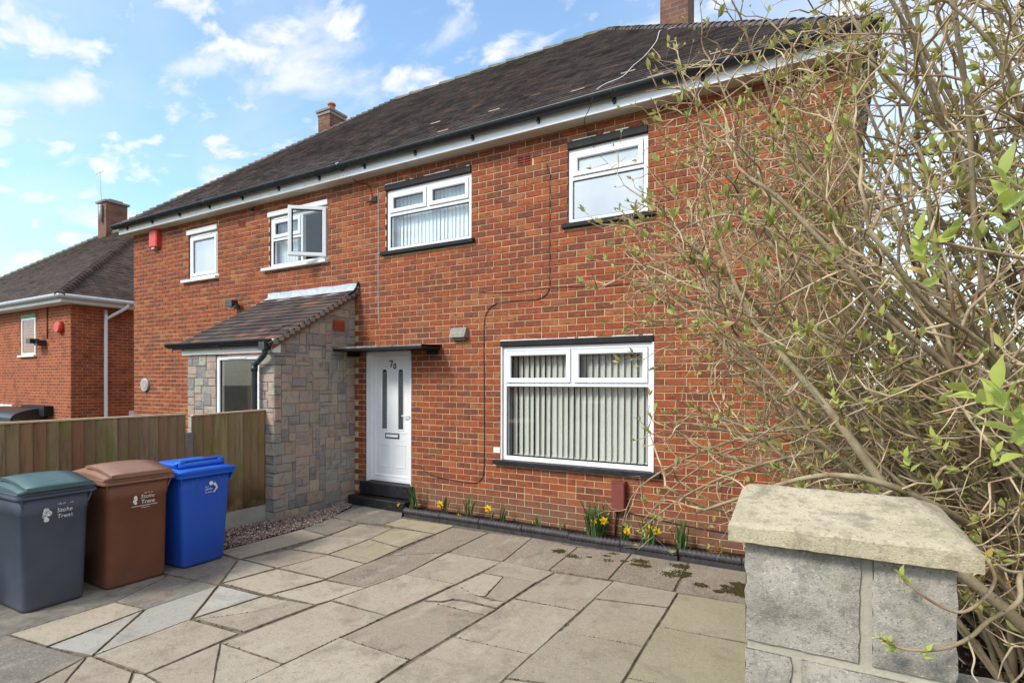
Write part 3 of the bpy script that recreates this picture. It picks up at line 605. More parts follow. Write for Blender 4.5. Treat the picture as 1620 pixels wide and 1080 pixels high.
# rooms, blinds and curtains
def room(o, d=1.6, mat='room'):
    x0, x1, z0, z1 = o; x0 -= .35; x1 += .35; z0 -= .5; z1 += .12; y0, y1 = .26, .26 + d; v = [(x0,y0,z0),(x1,y0,z0),(x1,y1,z0),(x0,y1,z0),(x0,y0,z1),(x1,y0,z1),(x1,y1,z1),(x0,y1,z1)]
    HB(MB().add(v, [(0,1,2,3),(4,7,6,5),(1,5,6,2),(2,6,7,3),(3,7,4,0)]), 'room', M[mat])
room(W1, 3.2, 'dark'); room(W2, 1.6); room(W4, 1.5)
def blinds(o, w, pitch, width, y, a0, mat='blind', za=.06, jit=3, bead=True):
    x = o[0] + .03; prot = None; bd = M[mat]
    while x < o[1] - .02:
        a = rad(a0 + R.uniform(-jit, jit)); dx, dy = math.cos(a)*width/2, math.sin(a)*width/2; n = 5; v = []; f = []
        sk = R.uniform(-.006, .006)
        for i in range(n):
            t = i/(n-1)*2-1; bow = .006*(1-t*t); px = x + dx*t - math.sin(a)*bow; py = y + dy*t + math.cos(a)*bow
            v += [(px + sk, py, o[2] + za), (px, py, o[3] - .02)]
        f = [(2*i, 2*i+2, 2*i+3, 2*i+1) for i in range(n-1)]
        g = MB().add(v, f, True)
        if bead: g.box(x - abs(dx)*.8 + sk, x + abs(dx)*.8 + sk, y - .004, y + .004, o[2] + za - .004, o[2] + za + .016)
        HB(g, 'blind_slat', bd, w); x += pitch
blinds(W1, w1, .078, .092, .15, -24, jit=5)
HB(MB().box(W1[0]+.01, W1[1]-.01, .14, .20, W1[3]-.03, W1[3]-.005), 'blind_rail', M['upvc'], w1)
HB(MB().box(W1[0]-.05, W1[1]+.05, .10, .26, W1[2]-.02, W1[2]+.012), 'inner_ledge', M['upvc'], w1)
blinds(W2, w2, .066, .075, .14, -12, 'curtain', .03, 8)
def curtain(x0, x1, z0, z1, y, w, amp=.018, per=.085):
    n = int((x1-x0)/.012); v = []; ph = R.uniform(0, 6)
    for i in range(n+1):
        x = x0 + (x1-x0)*i/n; yy = y + amp*math.sin(x/per*6.283 + ph + 1.3*math.sin(x*9)); v += [(x, yy, z0), (x, yy*.98 + .003, z1)]
    HB(MB().add(v, [(2*i, 2*i+2, 2*i+3, 2*i+1) for i in range(n)], True), 'net_curtain', M['curtain'], w)
curtain(W4[0]+.02, W4[0]+.50, W4[2]+.02, W4[3]-.02, .17, w4)

# front door
dw = DR; z0 = Zv(-25); x0, x1, z1 = DR[0], DR[1], DR[3]
door_frame = HB(MB().ring(x0, x1, z0, z1, .058, .075, .14, .012), 'door_frame', M['upvc'])
HB(MB().box(x0 + .001, x0 + .012, -.004, .075, z0, z1), 'door_reveal', M['upvc']); HB(MB().box(x1 - .012, x1 - .001, -.004, .075, z0, z1), 'door_reveal', M['upvc']); HB(MB().box(x0, x1, -.004, .075, z1 - .05, z1 - .001), 'door_reveal', M['upvc'])
dx0, dx1, dz0, dz1 = x0 + .062, x1 - .062, z0 + .055, z1 - .062; dm = (dx0 + dx1)/2
door = HB(MB().ring(dx0, dx1, dz0, dz1, .05, .078, .12, .012).box(dx0+.04, dx1-.04, .092, .115, dz0+.04, dz1-.04), 'front_door', M['upvc'])
def arch(x0, x1, z0, z1, n=10):
    r = (x1-x0)/2; c = (x0+x1)/2; return [(x0, z0), (x1, z0)] + [(c + r*math.cos(math.pi*i/n), z1 - r + r*math.sin(math.pi*i/n)) for i in range(n+1)]
for s_ in (-1, 1):
    c = dm + s_*.155; gw = .044; pz0, pz1 = dz0 + .72, dz1 - .20
    a = arch(c-gw-.022, c+gw+.022, pz0-.022, pz1+.022); b_ = arch(c-gw, c+gw, pz0, pz1); n = len(a)
    v = [(p[0], .092, p[1]) for p in a] + [(p[0]*.5+q[0]*.5, .080, p[1]*.5+q[1]*.5) for p, q in zip(a, b_)] + [(p[0], .088, p[1]) for p in b_]
    HB(MB().add(v, [(k*n+i, k*n+(i+1)%n, (k+1)*n+(i+1)%n, (k+1)*n+i) for k in range(2) for i in range(n)]), 'pane_bead', M['upvc'], door)
    HB(MB().prism([(p[0], .0875, p[1]) for p in b_], (0, .004, 0)), 'pane', M['black_gloss'] if False else M['glass'], door)
    HB(MB().prism([(p[0], .0915, p[1]) for p in b_], (0, .004, 0)), 'pane_backing', M['dark'], door)
    HB(MB().ring(c - .10, c + .10, dz0 + .16, dz0 + .50, .022, .084, .1, .014), 'door_panel', M['upvc'], door)
    HB(MB().box(c - .105, c + .105, .086, .1, pz0 - .055, pz0 - .04), 'door_moulding', M['upvc'], door)
HB(MB().ring(dm - .135, dm + .125, dz0 + .585, dz0 + .655, .012, .078, .094, .003), 'letterbox_surround', M['digit'], door); HB(MB().cbox(dm - .12, dm + .11, .076, .094, dz0 + .60, dz0 + .64, .004), 'letterbox', M['upvc'], door)
HB(MB().tube([(dx1 - .03, .085, dz0 + .92), (dx1 - .03, .04, dz0 + .92), (dx1 - .15, .038, dz0 + .92)], .010, 8).box(dx1 - .045, dx1 - .015, .072, .082, dz0 + .83, dz0 + 1.02), 'handle', M['upvc'], door)
def text_mesh(txt, size, ext=.001, shear=0., bold=0.):
    cu = bpy.data.curves.new('text', 'FONT'); cu.body = txt; cu.size = size; cu.extrude = ext; cu.align_x = 'CENTER'; cu.resolution_u = 3; cu.offset = bold; cu.shear = shear
    o = bpy.data.objects.new('text', cu); COL.objects.link(o); bpy.context.view_layer.update()
    me = bpy.data.meshes.new_from_object(o.evaluated_get(bpy.context.evaluated_depsgraph_get())); bpy.data.objects.remove(o); bpy.data.curves.remove(cu)
    return me
def put_text(me, name, mat, parent, fn):
    mb = MB(); mb.add([fn(v_.co) for v_ in me.vertices], [tuple(p.vertices) for p in me.polygons]); bpy.data.meshes.remove(me)
    return mb.build(name, mat, parent)
g = MB(); qx, qz = dm - .062, dz1 - .170
g.prism([(qx, .0905, qz + .083), (qx + .066, .0905, qz + .083), (qx + .066, .0905, qz + .098), (qx, .0905, qz + .098)], (0, -.003, 0)); g.prism([(qx + .014, .0905, qz), (qx + .032, .0905, qz), (qx + .066, .0905, qz + .0829), (qx + .048, .0905, qz + .0829)], (0, -.003, 0)); g.build('number_seven', M['digit'], door)
put_text(text_mesh('0', .115, bold=.003), 'number_nought', M['digit'], door, lambda c: (dm + .040 + c.x, .0905 - c.z, dz1 - .195 + c.y))
# steps
HB(MB().cbox(-2.41, -1.405, -.06, .12, .15, Zv(-25.05), .012), 'threshold', M['black_step']); HB(MB().cbox(-2.50, -1.42, -.20, .0, .0, .135, .014), 'doorstep', M['black_step'])
# canopy over the door
g = MB().prism([(-2.545, -.44, 2.235), (-.93, -.44, 2.235), (-.96, .0, 2.235), (-2.545, .0, 2.235)], (0, 0, .036)); HB(g, 'door_canopy', M['black_gloss'])
g = MB(); n = 24
top = [(-2.545 + 1.615*i/n, -.447 + R.uniform(-.004, .004), 2.264 + R.uniform(-.003, .003)) for i in range(n+1)]
g.add([p for p in top] + [(p[0], p[1] + .004, 2.290 + R.uniform(-.005, .005)) for p in top] + [(p[0], -.2, 2.296 + R.uniform(-.003, .003)) for p in top] + [(p[0], -.001, 2.305) for p in top], [(k*(n+1)+i, k*(n+1)+i+1, (k+1)*(n+1)+i+1, (k+1)*(n+1)+i) for k in range(3) for i in range(n)])
HB(g, 'canopy_capping', M['canopy'])
HB(MB().box(-1.10, -.99, -.12, 0, 2.17, 2.233).box(-2.545, -2.45, -.16, 0, 2.17, 2.233), 'canopy_bracket', M['black_gloss'])

# eaves
EX0, EX1 = XL - .16, XR + .16
HB(MB().box(EX0, EX1, -.185, -.001, ZS - .012, ZS).box(EX0, XL-.001, 0, DEP, ZS-.012, ZS).box(XR+.001, EX1, 0, DEP, ZS-.012, ZS), 'soffit', M['soffit'])
XJ = Xu(-11.2)
HB(MB().box(XJ + .002, EX1, -.205, -.186, ZS - .014, ZS + .135).box(EX1 - .02, EX1, -.186, DEP, ZS - .014, ZS + .135), 'fascia', M['upvc'])
HB(MB().box(EX0, XJ, -.205, -.186, ZS - .014, ZS + .135), 'fascia', M['white_paint'], label='duller white fascia of the left half')
GY, GZ, GR = -.270, ZS + .145, .062
def gutter(x0, x1, yy, zz, r, mat, name='gutter', parent=None):
    n = 12; g = MB()
    for x in (x0, x1):
        for k, rr in ((0, r), (1, r - .004)):
            for i in range(n+1):
                a = math.pi + math.pi*i/n; g.v.append((x, yy + rr*math.cos(a), zz + rr*math.sin(a)))
    m_ = n+1
    for i in range(n):
        g.f.append((i, i+1, 2*m_+i+1, 2*m_+i)); g.f.append((m_+i+1, m_+i, 3*m_+i, 3*m_+i+1)); g.sm += [True, True]
    for o_ in (0, 2*m_): g.f.append(tuple(o_ + i for i in range(m_))); g.sm.append(False)
    g.box(x0, x1, yy - r - .002, yy - r + .005, zz - .004, zz + .008)
    return HB(g, name, mat, parent)
gutter(EX0 - .06, XJ, GY, GZ, GR, M['black_plastic']); gutter(XJ, EX1 + .02, GY, GZ, GR, M['black_plastic'])
x = EX0 + .35
while x < EX1:
    g = MB().tube([(x, GY + GR*1.04*math.cos(math.pi + math.pi*i/8), GZ + GR*1.04*math.sin(math.pi + math.pi*i/8)) for i in range(9)], .007, 6).box(x - .012, x + .012, -.225, -.206, GZ - .11, GZ)
    g.prism([(x - .02, -.206, GZ - .10), (x - .02, -.24, GZ - .075), (x - .02, -.206, GZ - .05)], (.04, 0, 0)); HB(g, 'gutter_bracket', M['black_plastic']); x += .93
HB(MB().tube([(XJ, GY + (GR+.006)*math.cos(math.pi + math.pi*i/10), GZ + (GR+.006)*math.sin(math.pi + math.pi*i/10)) for i in range(11)], .016, 6), 'gutter_union', M['black_plastic']); HB(MB().box(XJ-.03, XJ+.03, GY-.07, GY+.05, GZ+.002, GZ+.014), 'union_clip', M['metal'])

# roof: hipped both ends
RY, RZ, EY, EZ = 3.75, 8.33, -.235, ZS + .155
SL = (RZ - EZ)/(RY - EY); RX0, RX1 = EX0 + (RY - EY) - .04, EX1 - (RY - EY) + .04
g = MB().add([(EX0-.03, EY, EZ-.03), (EX1+.03, EY, EZ-.03), (EX1+.03, 2*RY-EY, EZ-.03), (EX0-.03, 2*RY-EY, EZ-.03), (RX0, RY, RZ-.03), (RX1, RY, RZ-.03)], [(0,1,5,4), (2,3,4,5), (1,2,5), (3,0,4), (0,3,2,1)])
roof = HB(g, 'roof', M['tile'])
def tiles(P0, U, S, wmax, length, xlim, gauge=.1, tw=.165, th=.017, lift=.006, rr=R, skip=None):
    """P0 origin at the eave, U unit along eave, S unit up slope; xlim(s) -> (a,b) range along U at slope distance s"""
    N = U.cross(S).normalized(); out = []; r_ = 0; s = 0.
    while s < length - gauge*.4:
        a0, b0 = xlim(s); a1, b1 = xlim(min(s + gauge*1.25, length)); x = a0 - (tw*.5 if r_ % 2 else 0) - rr.uniform(0, .01); row = rr.uniform(-.002, .002)
        while x < b0:
            xa0, xb0 = max(x + .002, a0), min(x + tw - .002, b0); xa1, xb1 = min(max(x + .002, a1), b1), max(min(x + tw - .002, b1), a1)
            x += tw
            if xb0 - xa0 < .015: continue
            if xb1 < xa1: xa1 = xb1 = (xa1 + xb1)/2
            j = rr.uniform(-.003, .003) + row; lf = rr.uniform(0, .004) + (rr.random() < .02)*.01; k = rr.uniform(-.002, .002)
            def pt(xx, ss, h): return tuple(P0 + U*xx + S*ss + N*h)
            v = [pt(xa0, s+j, lift), pt(xb0, s+j+k, lift), pt(xa0, s+j, lift+th+lf), pt(xb0, s+j+k, lift+th+lf), pt(xa1, s+gauge*1.25, lift*.3+.003), pt(xb1, s+gauge*1.25, lift*.3+.003)]
            out.append((v, [(0,1,3,2), (2,3,5,4), (0,2,4), (1,5,3)]))
        s += gauge; r_ += 1
    return out
U = Vector((1, 0, 0)); S = Vector((0, RY - EY, RZ - EZ)).normalized(); LS = math.hypot(RY - EY, RZ - EZ); cs = S.y
tl = tiles(Vector((EX0 - .03, EY - .02, EZ - .015)), U, S, 0, LS, lambda s: (s*cs, (EX1 - EX0 + .06) - s*cs))
emit(tl, 'roof_tile', M['tile'], roof, 300, 'tiling')
# gable-side hips (only their edge courses can be seen)
for sx, xe in ((-1, EX0 - .03), (1, EX1 + .03)):
    S2 = Vector((-sx*(RY-EY), 0, RZ-EZ)).normalized(); P = Vector((xe, 2*RY - EY, EZ - .015)) if sx < 0 else Vector((xe, EY, EZ - .015)); U2 = Vector((0, -1, 0)) if sx < 0 else Vector((0, 1, 0))
    t2 = tiles(P, U2, S2, 0, LS, lambda s: (s*cs, (2*(RY - EY)) - s*cs)); mb = MB()
    for v, f in t2: mb.add(v, f)
    HB(mb, 'side_tiling', M['tile'], roof, kind='stuff')
# bonnet tiles down the hips, half-round tiles along the ridge
def bonnet(p, d, r, ln, mat, name, spread=1.0, n=6):
    d = d.normalized(); q = d.cross(Vector((0,0,1))).normalized(); up = q.cross(d).normalized(); v = []
    for e, (pp, rr_) in enumerate(((p, r*1.12), (p + d*ln, r*.92))):
        for th_ in (rr_, rr_ - .012):
            for i in range(n+1):
                a = math.pi*i/n; v.append(tuple(pp + q*math.cos(a)*th_*spread + up*(math.sin(a)*th_ - .02) + up*(.012 if e == 0 else 0)))
    m_ = n+1; f = []
    for i in range(n): f += [(i, i+1, 2*m_+i+1, 2*m_+i), (i, m_+i, m_+i+1, i+1)]
    return MB().add(v, f, True)
hl = []
for sx, xe, xr in ((-1, EX0, RX0), (1, EX1, RX1)):
    a = Vector((xe, EY, EZ)); b_ = Vector((xr, RY, RZ)); d = b_ - a; L_ = d.length; k = int(L_/.145)
    for i in range(k):
        g = bonnet(a + d*(i/k) + Vector((0,0,-.025 + R.uniform(-.004,.004))), d, .075, L_/k*1.15, None, '', 1.0); hl.append((g.v, g.f))
for v, f in hl: MB().add(v, f, True).build('hip_tile', M['tile'], roof)
k = int((RX1 - RX0)/.42)
for i in range(k):
    g = bonnet(Vector((RX0 + (RX1-RX0)*i/k, RY, RZ - .035 + R.uniform(-.004, .004))), Vector((1,0,R.uniform(-.008,.008))), .088, (RX1-RX0)/k*1.03, None, ''); g.build('ridge_tile', M['ridge'], roof)
# slipped tiles showing their pale undersides
for (px, pz) in ((-.92, 5.16),(-.30,5.42),(-1.47,5.62),(.98,5.28),(1.55,5.42),(1.67,6.83),(2.6,5.22),(2.0,5.03)):
    t = (pz - EZ)/(RZ - EZ); y = EY + t*(RY-EY); N = U.cross(S).normalized(); p = Vector((px, y, pz)) + N*.016
    q = [p + U*-.085 + S*0, p + U*.085 + S*.004, p + U*.085 + S*.026, p + U*-.085 + S*.020]; HB(MB().prism(q, N*.012), 'slipped_tile', M['pale_tile'], roof)
# aerial cable over the roof and down
def on_roof(x, z, h=.03):
    t = (z - EZ)/(RZ - EZ); return (x, EY + t*(RY-EY) - .02, z + h)
def smooth(pts, k=5):
    pts = [Vector(p) for p in pts]; out = []
    for i in range(len(pts)-1):
        p0 = pts[max(i-1,0)]; p1 = pts[i]; p2 = pts[i+1]; p3 = pts[min(i+2, len(pts)-1)]
        for j in range(k):
            t = j/k; out.append(.5*((2*p1) + (p2-p0)*t + (2*p0-5*p1+4*p2-p3)*t*t + (3*p1-p0-3*p2+p3)*t**3))
    return out + [pts[-1]]
cab = smooth([(1.42, 3.1, 7.3), (1.479, 2.06, 6.93), (1.575, 1.43, 6.40), (1.615, .76, 5.85), (1.562, .47, 5.60), (1.541, .13, 5.31), (1.389, .01, 5.215), (1.35, -.19, 5.06), (1.362, -.335, 4.90), (1.30, -.30, 4.80), (1.215, -.212, 4.76), (1.20, -.15, 4.70), (1.19, -.02, 4.66), (1.25, -.014, 4.5)])
HB(MB().tube(cab[:36], .0062, 5), 'aerial_cable', M['white_cable']); HB(MB().tube(cab[35:], .004, 5), 'aerial_cable', M['black_cable'])
Yc = -.014
HB(MB().tube(smooth([(x, Yc, z) for x, z in ((.645,4.42),(.66,4.37),(.70,4.27),(.69,4.22),(.69,3.6),(.693,3.05),(.685,2.93),(.63,2.85),(.514,2.81),(.30,2.812),(.065,2.808),(-.10,2.785),(-.20,2.70),(-.245,2.57),(-.25,2.2),(-.243,1.6),(-.24,1.0),(-.245,.66),(-.28,.545),(-.36,.49),(-.51,.475),(-.75,.49),(-.95,.50),(-1.12,.525),(-1.22,.57),(-1.27,.62))], 4), .0048, 6), 'wall_cable', M['black_cable'])
HB(MB().tube(smooth([(x, Yc, z) for x, z in ((-.33,2.945),(-.27,2.955),(.2,2.92),(.7,2.94),(1.3,2.905),(1.85,2.90),(2.6,2.86),(3.4,2.85))], 3), .003, 5), 'wall_cable', M['black_cable'])
HB(MB().tube(smooth([(x, Yc, z) for x, z in ((-2.09,4.60),(-2.08,4.4),(-2.077,3.9),(-2.08,3.2),(-2.073,2.75),(-2.055,2.62))], 3), .004, 5), 'wall_cable', M['white_cable'])
HB(MB().tube(smooth([(-2.42,-.19,4.76),(-2.35,-.12,4.70),(-2.25,-.014,4.68),(-2.20,-.014,4.52)], 3), .006, 5), 'wall_cable', M['black_cable'])
HB(MB().tube(smooth([(1.56,-.03,.37),(1.54,-.03,.25),(1.53,-.03,.06)], 3), .009, 6), 'wall_cable', M['black_cable'])
HB(MB().tube(smooth([(1.60,Yc,.36),(1.75,Yc,.33),(2.05,Yc,.30),(2.4,Yc,.27),(2.9,Yc,.25),(3.5,Yc,.24)], 3), .006, 6), 'wall_cable', M['black_cable'])
HB(MB().box(-2.20,-2.10,-.03,-.01,4.42,4.50).tube([(-2.17,-.015,4.45),(-2.28,-.05,4.43)],.012,5), 'wall_clip', M['dark'])
HB(MB().tube([(-4.95,-.01,4.74),(-4.95,-.09,4.73),(-4.78,-.10,4.73)],.014,6), 'wall_hook', M['dark'])

# chimneys
def chimney(x0, x1, y0, y1, zb, zt, pots=1):
    c = MB().box(x0, x1, y0, y1, zb, zt).build('chimney', M['chim_brick'], roof)
    MB().box(x0 - .045, x1 + .045, y0 - .045, y1 + .045, zt + .001, zt + .055).box(x0 - .02, x1 + .02, y0 - .02, y1 + .02, zt - .075, zt - .002).build('chimney_cap', M['mortar_grey'], c)
    for i in range(pots):
        p = Vector(((x0+x1)/2 + (i-(pots-1)/2)*.3, (y0+y1)/2, zt + .05)); g = MB().tube([p, p + Vector((0,0,.05)), p + Vector((0,0,.055)), p + Vector((0,0,.20)), p + Vector((0,0,.205)), p + Vector((0,0,.24))], [.10, .10, .085, .075, .10, .10], 14); g.build('chimney_pot', M['terracotta'], c)
chimney(-7.20, -6.80, 3.32, 3.80, 6.3, 8.33); chimney(1.17, 1.62, 3.15, 3.62, 6.0, 8.9)
for v in (0,):
    g = MB(); 
    for sx in range(2):
        pass
# air bricks, alarm box, cowl, meter box and other fittings
def airbrick(x0, x1, z0, z1, parent=None):
    g = MB().ring(x0, x1, z0, z1, .012, -.012, .004, .002).box(x0+.01, x1-.01, .0, .004, z0+.01, z1-.01); n = 4; h = (z1-z0-.024)/n
    for i in range(n): g.cbox(x0+.012, x1-.012, -.010, .002, z0+.012+h*i+h*.28, z0+.012+h*(i+1)-h*.1, .002)
    g.box((x0+x1)/2-.008, (x0+x1)/2+.008, -.011, .002, z0+.012, z1-.012); return HB(g, 'air_brick', M['airbrick'])
airbrick(.232, .432, Zv(27.1), Zv(28.9)); airbrick(-5.35, -5.18, Zv(27.55), Zv(28.85))
HB(MB().cbox(-8.10, -7.83, -.10, -.002, 4.44, 4.79, .02), 'alarm_box', M['red_plastic'], label='red alarm box under the eaves at the left corner'); HB(MB().box(-8.02, -7.92, -.09, -.01, 4.41, 4.438), 'alarm_strobe', M['metal'])
HB(MB().prism([(-.745, -.002, 2.515), (-.745, -.05, 2.515), (-.745, -.105, 2.385), (-.745, -.002, 2.385)], (.245, 0, 0)).box(-.72, -.53, -.05, -.002, 2.35, 2.384), 'vent_cowl', M['vent'])
mb_ = HB(MB().cbox(1.505, 1.655, -.10, -.002, .36, .68, .008), 'meter_box', M['brown_box']); HB(MB().box(1.50, 1.66, -.105, -.0, .675, .69), 'box_lid', M['brown_box'])
HB(MB().tube([(-5.36, -.002, 3.13), (-5.36, -.10, 3.13)], .02, 8).box(-5.45, -5.27, -.20, -.08, 3.09, 3.20).cbox(-5.28, -5.20, -.17, -.08, 3.05, 3.12, .02), 'security_light', M['black_plastic'])
g = MB().tube([(-8.38, -.002, 1.73), (-8.38, -.05, 1.73)], .13, 20); HB(g, 'wall_plaque', M['metal']); HB(MB().tube([(-8.38, -.051, 1.73), (-8.38, -.058, 1.73)], .10, 20), 'plaque_face', M['slab_grey'])
HB(MB().box(-.10, -.005, -.013, -.006, Zv(-18)+.006, Zv(-17)-.006), 'painted_brick', M['white_paint'])
HB(MB().tube([(-4.70, -.003, 1.98), (-4.70, -.07, 1.96), (-4.72, -.07, 1.90)], .018, 6).tube([(-4.70, -.03, 1.92), (-4.58, -.03, 1.86)], .008, 5), 'wall_bracket', M['dark'])
# small plugs and mortar dabs on the wall
g = MB()
for _ in range(38):
    x = R.uniform(-2.4, 2.6); z = R.uniform(1.2, 4.6)
    if any(o[0]-.05 < x < o[1]+.05 and o[2]-.05 < z < o[3]+.05 for o in BLOCKED): continue
    r = R.uniform(.006, .017); g.prism([(x + r*math.cos(a)*R.uniform(.6,1.2), -.0078, z + r*math.sin(a)*R.uniform(.6,1.2)) for a in (0, 1, 2, 3.1, 4.2, 5.3)], (0, -.003, 0))
HB(g, 'mortar_dab', M['vent'])
# gate beside the house
gate = empty('side_gate', (3.95, .1, 0), label='dark brown timber gate in shadow behind the lilac stems at the house corner', cat='gate')
MB().box(.0, .11, .0, .10, -.1, 1.62).build('gate_post', M['black_gloss'], gate)
for i in range(17): MB().cbox(.13 + i*.115, .238 + i*.115, .02 + R.uniform(-.003, .003), .045, .02, 1.55, .004).build('gate_board', M['brown_box'], gate)
MB().box(.12, 2.1, .046, .09, .35, .45).box(.12, 2.1, .046, .09, 1.2, 1.3).build('gate_rail', M['brown_box'], gate)
HB(MB().tube([(XR + .05, -.035, .0), (XR + .05, -.035, ZS - .02)], .034, 12), 'downpipe', M['black_plastic'])

# ------------------------------------------------------------------ stone porch of the left house
PX0, PX1, PY, PZ = -4.48, -2.55, -1.40, 2.17
def roofz(y): return 3.12 + y * .60           # underside of the porch roof at depth y (<0)
porch = HB(MB().box(PX0 + .02, PX0 + .12, PY + .02, -.001, -.2, 2.2).box(PX0+.02, -3.80, PY + .012, PY + .10, -.2, PZ).box(-2.86, PX1 - .012, PY + .012, PY + .10, -.2, PZ).box(-3.80, -2.86, PY + .012, PY + .10, -.2, .95)
    .prism([(PX1 - .012, PY + .012, -.2), (PX1 - .012, -.001, -.2), (PX1 - .012, -.001, roofz(0)), (PX1 - .012, PY + .012, roofz(PY))], (-.10, 0, 0)), 'porch', M['mortar_grey'])
def stonework(w, h, fn, top, rr, unit=.056, jx=.0035, keep=None):
    """random squared rubble: rectangles packed on a grid; fn maps (x, z, depth) to world"""
    nx, nz = int(round(w/unit)), int(h/unit) + 1; ux = w/nx; G = [[0]*nz for _ in range(nx)]; out = []
    for k in range(nz):
        for i in range(nx):
            if G[i][k]: continue
            bw, bh = rr.choice([(3,2),(4,2),(3,3),(5,2),(4,3),(2,2),(5,3),(3,2),(4,1),(4,2),(2,3)])
            ww = 0
            while ww < bw and i + ww < nx and not G[i+ww][k]: ww += 1
            if i + ww < nx and i + ww == nx - 1 and not G[nx-1][k]: ww += 1
            hh = min(bh, nz - k)
            for a in range(ww):
                for b_ in range(hh): G[i+a][k+b_] = 1
            x0, x1, z0, z1 = i*ux + jx, (i+ww)*ux - jx, k*unit + jx, (k+hh)*unit - jx
            if keep and not keep(x0, x1, z0, z1): continue
            # clip polygon under the top line z = top(x)
            P = [(x0, z0), (x1, z0), (x1, z1), (x0, z1)]; Q = []
            for a in range(4):
                p, q = P[a], P[(a+1)%4]; fp, fq = top(p[0]) - p[1], top(q[0]) - q[1]
                if fp >= 0: Q.append(p)
                if fp * fq < 0: t = fp/(fp-fq); Q.append((p[0] + (q[0]-p[0])*t, p[1] + (q[1]-p[1])*t))
            if len(Q) < 3: continue
            ar = abs(sum(Q[a][0]*Q[(a+1)%len(Q)][1] - Q[(a+1)%len(Q)][0]*Q[a][1] for a in range(len(Q))))/2
            if ar < .0008: continue
            cx0 = sum(p[0] for p in Q)/len(Q); cz0 = sum(p[1] for p in Q)/len(Q); d = rr.uniform(.005, .018); n = len(Q)
            sh = [(p[0] + (cx0-p[0])*min(.3, .008/max(.02, abs(cx0-p[0]))), p[1] + (cz0-p[1])*min(.3, .008/max(.02, abs(cz0-p[1])))) for p in Q]
            v = [fn(p[0], p[1], 0) for p in Q] + [fn(p[0], p[1], d*.6) for p in Q] + [fn(p[0], p[1], d + rr.uniform(-.003, .003)) for p in sh] + [fn(cx0, cz0, d + rr.uniform(-.003, .006))]
            f = [(a, (a+1)%n, (a+1)%n+n, a+n) for a in range(n)] + [(a+n, (a+1)%n+n, (a+1)%n+2*n, a+2*n) for a in range(n)] + [(a+2*n, (a+1)%n+2*n, 3*n) for a in range(n)]
            out.append((v, f))
    return out
rs = random.Random(21)
VB = (1.40-.425, 1.40-.215, 2.54, 2.69)       # vent position on the side wall: along-wall distance, height
sw = stonework(1.398, 3.2, lambda x, z, d: (PX1 - .012 + d, PY + x, z - .06), lambda x: roofz(PY + x) + .06 - .03, rs, keep=lambda a, b_, c, d: not (a < VB[1] and b_ > VB[0] and c - .06 < VB[3] and d - .06 > VB[2]))
sw += stonework(.68, 2.26, lambda x, z, d: (PX0 + x, PY + .012 - d, z - .06), lambda x: PZ + .06, rs)
sw += stonework(.30, 2.26, lambda x, z, d: (-2.86 + x, PY + .012 - d, z - .06), lambda x: PZ + .06, rs)
for v, f in sw: MB().add(v, f).build('stone', M['stone'], porch)
g = MB().box(PX1 - .01, PX1 + .004, -.425, -.215, 2.54, 2.69); n = 6
for i in range(n): g.prism([(PX1 + .004, -.42, 2.55 + i*.0225), (PX1 + .016, -.42, 2.545 + i*.0225), (PX1 + .004, -.42, 2.562 + i*.0225)], (0, .20, 0))
HB(g, 'wall_vent', M['red_plastic'] if False else simple('orange_red_vent', (.42, .09, .045), .6, .3))
PW = (-3.80, -2.86, .95, 2.15)
g = MB().ring(*PW, .06, PY + .02, PY + .09); pw = HB(g, 'porch_window', M['upvc']); HB(MB().box(PW[0]+.06, PW[1]-.06, PY+.045, PY+.052, PW[2]+.06, PW[3]-.06), 'pane', M['glass'], pw)
HB(MB().ring(PW[0]+.058, PW[1]-.058, PW[2]+.058, PW[3]-.058, .008, PY+.035, PY+.05, .001), 'gasket', M['dark'], pw); HB(MB().cbox(-3.55, -3.15, PY+.008, PY+.02, 2.105, 2.125, .003), 'trickle_vent', M['upvc'], pw)
HB(MB().ring(-3.40, -2.92, 1.02, 1.90, .05, -.9, -.85), 'inner_window', M['upvc'], porch); HB(MB().box(-3.35, -2.97, -.88, -.87, 1.60, 1.64), 'inner_transom', M['upvc'], porch)
HB(MB().box(-3.75, -3.48, -.95, -.90, .9, 2.1), 'inner_door', simple('varnished_door', (.32, .20, .12), .5), porch)
curtain(-3.36, -2.96, 1.05, 1.58, -.80, pw, .012, .06)
# porch fascia, gutter and downpipe
HB(MB().box(PX0 - .08, PX1 - .012, PY - .035, PY - .005, 2.175, 2.30), 'porch_fascia', M['white_paint']); HB(MB().box(PX1 - .0, PX1 + .03, PY - .035, PY + .075, 2.17, 2.345), 'fascia_end', M['upvc'])
gutter(-4.80, -2.53, PY - .10, 2.335, .058, M['black_plastic'], 'porch_gutter'); 
for x in (-4.55, -3.62): HB(MB().prism([(x, PY-.036, 2.24), (x, PY-.12, 2.275), (x, PY-.12, 2.29), (x, PY-.036, 2.31)], (.03, 0, 0)), 'gutter_bracket', M['black_plastic'])
HB(MB().tube(smooth([(-2.60, PY-.10, 2.30), (-2.60, PY-.10, 2.20), (-2.62, PY-.10, 2.13), (-2.80, PY-.085, 2.02), (-2.835, PY-.08, 1.95), (-2.835, PY-.08, 1.0), (-2.835, PY-.08, .0)], 3), .036, 12).box(-2.655, -2.545, PY-.15, PY-.05, 2.20, 2.30).tube([(-2.835, PY-.08, 2.0), (-2.835, PY-.08, 1.93)], .043, 12), 'porch_downpipe', M['black_plastic'])
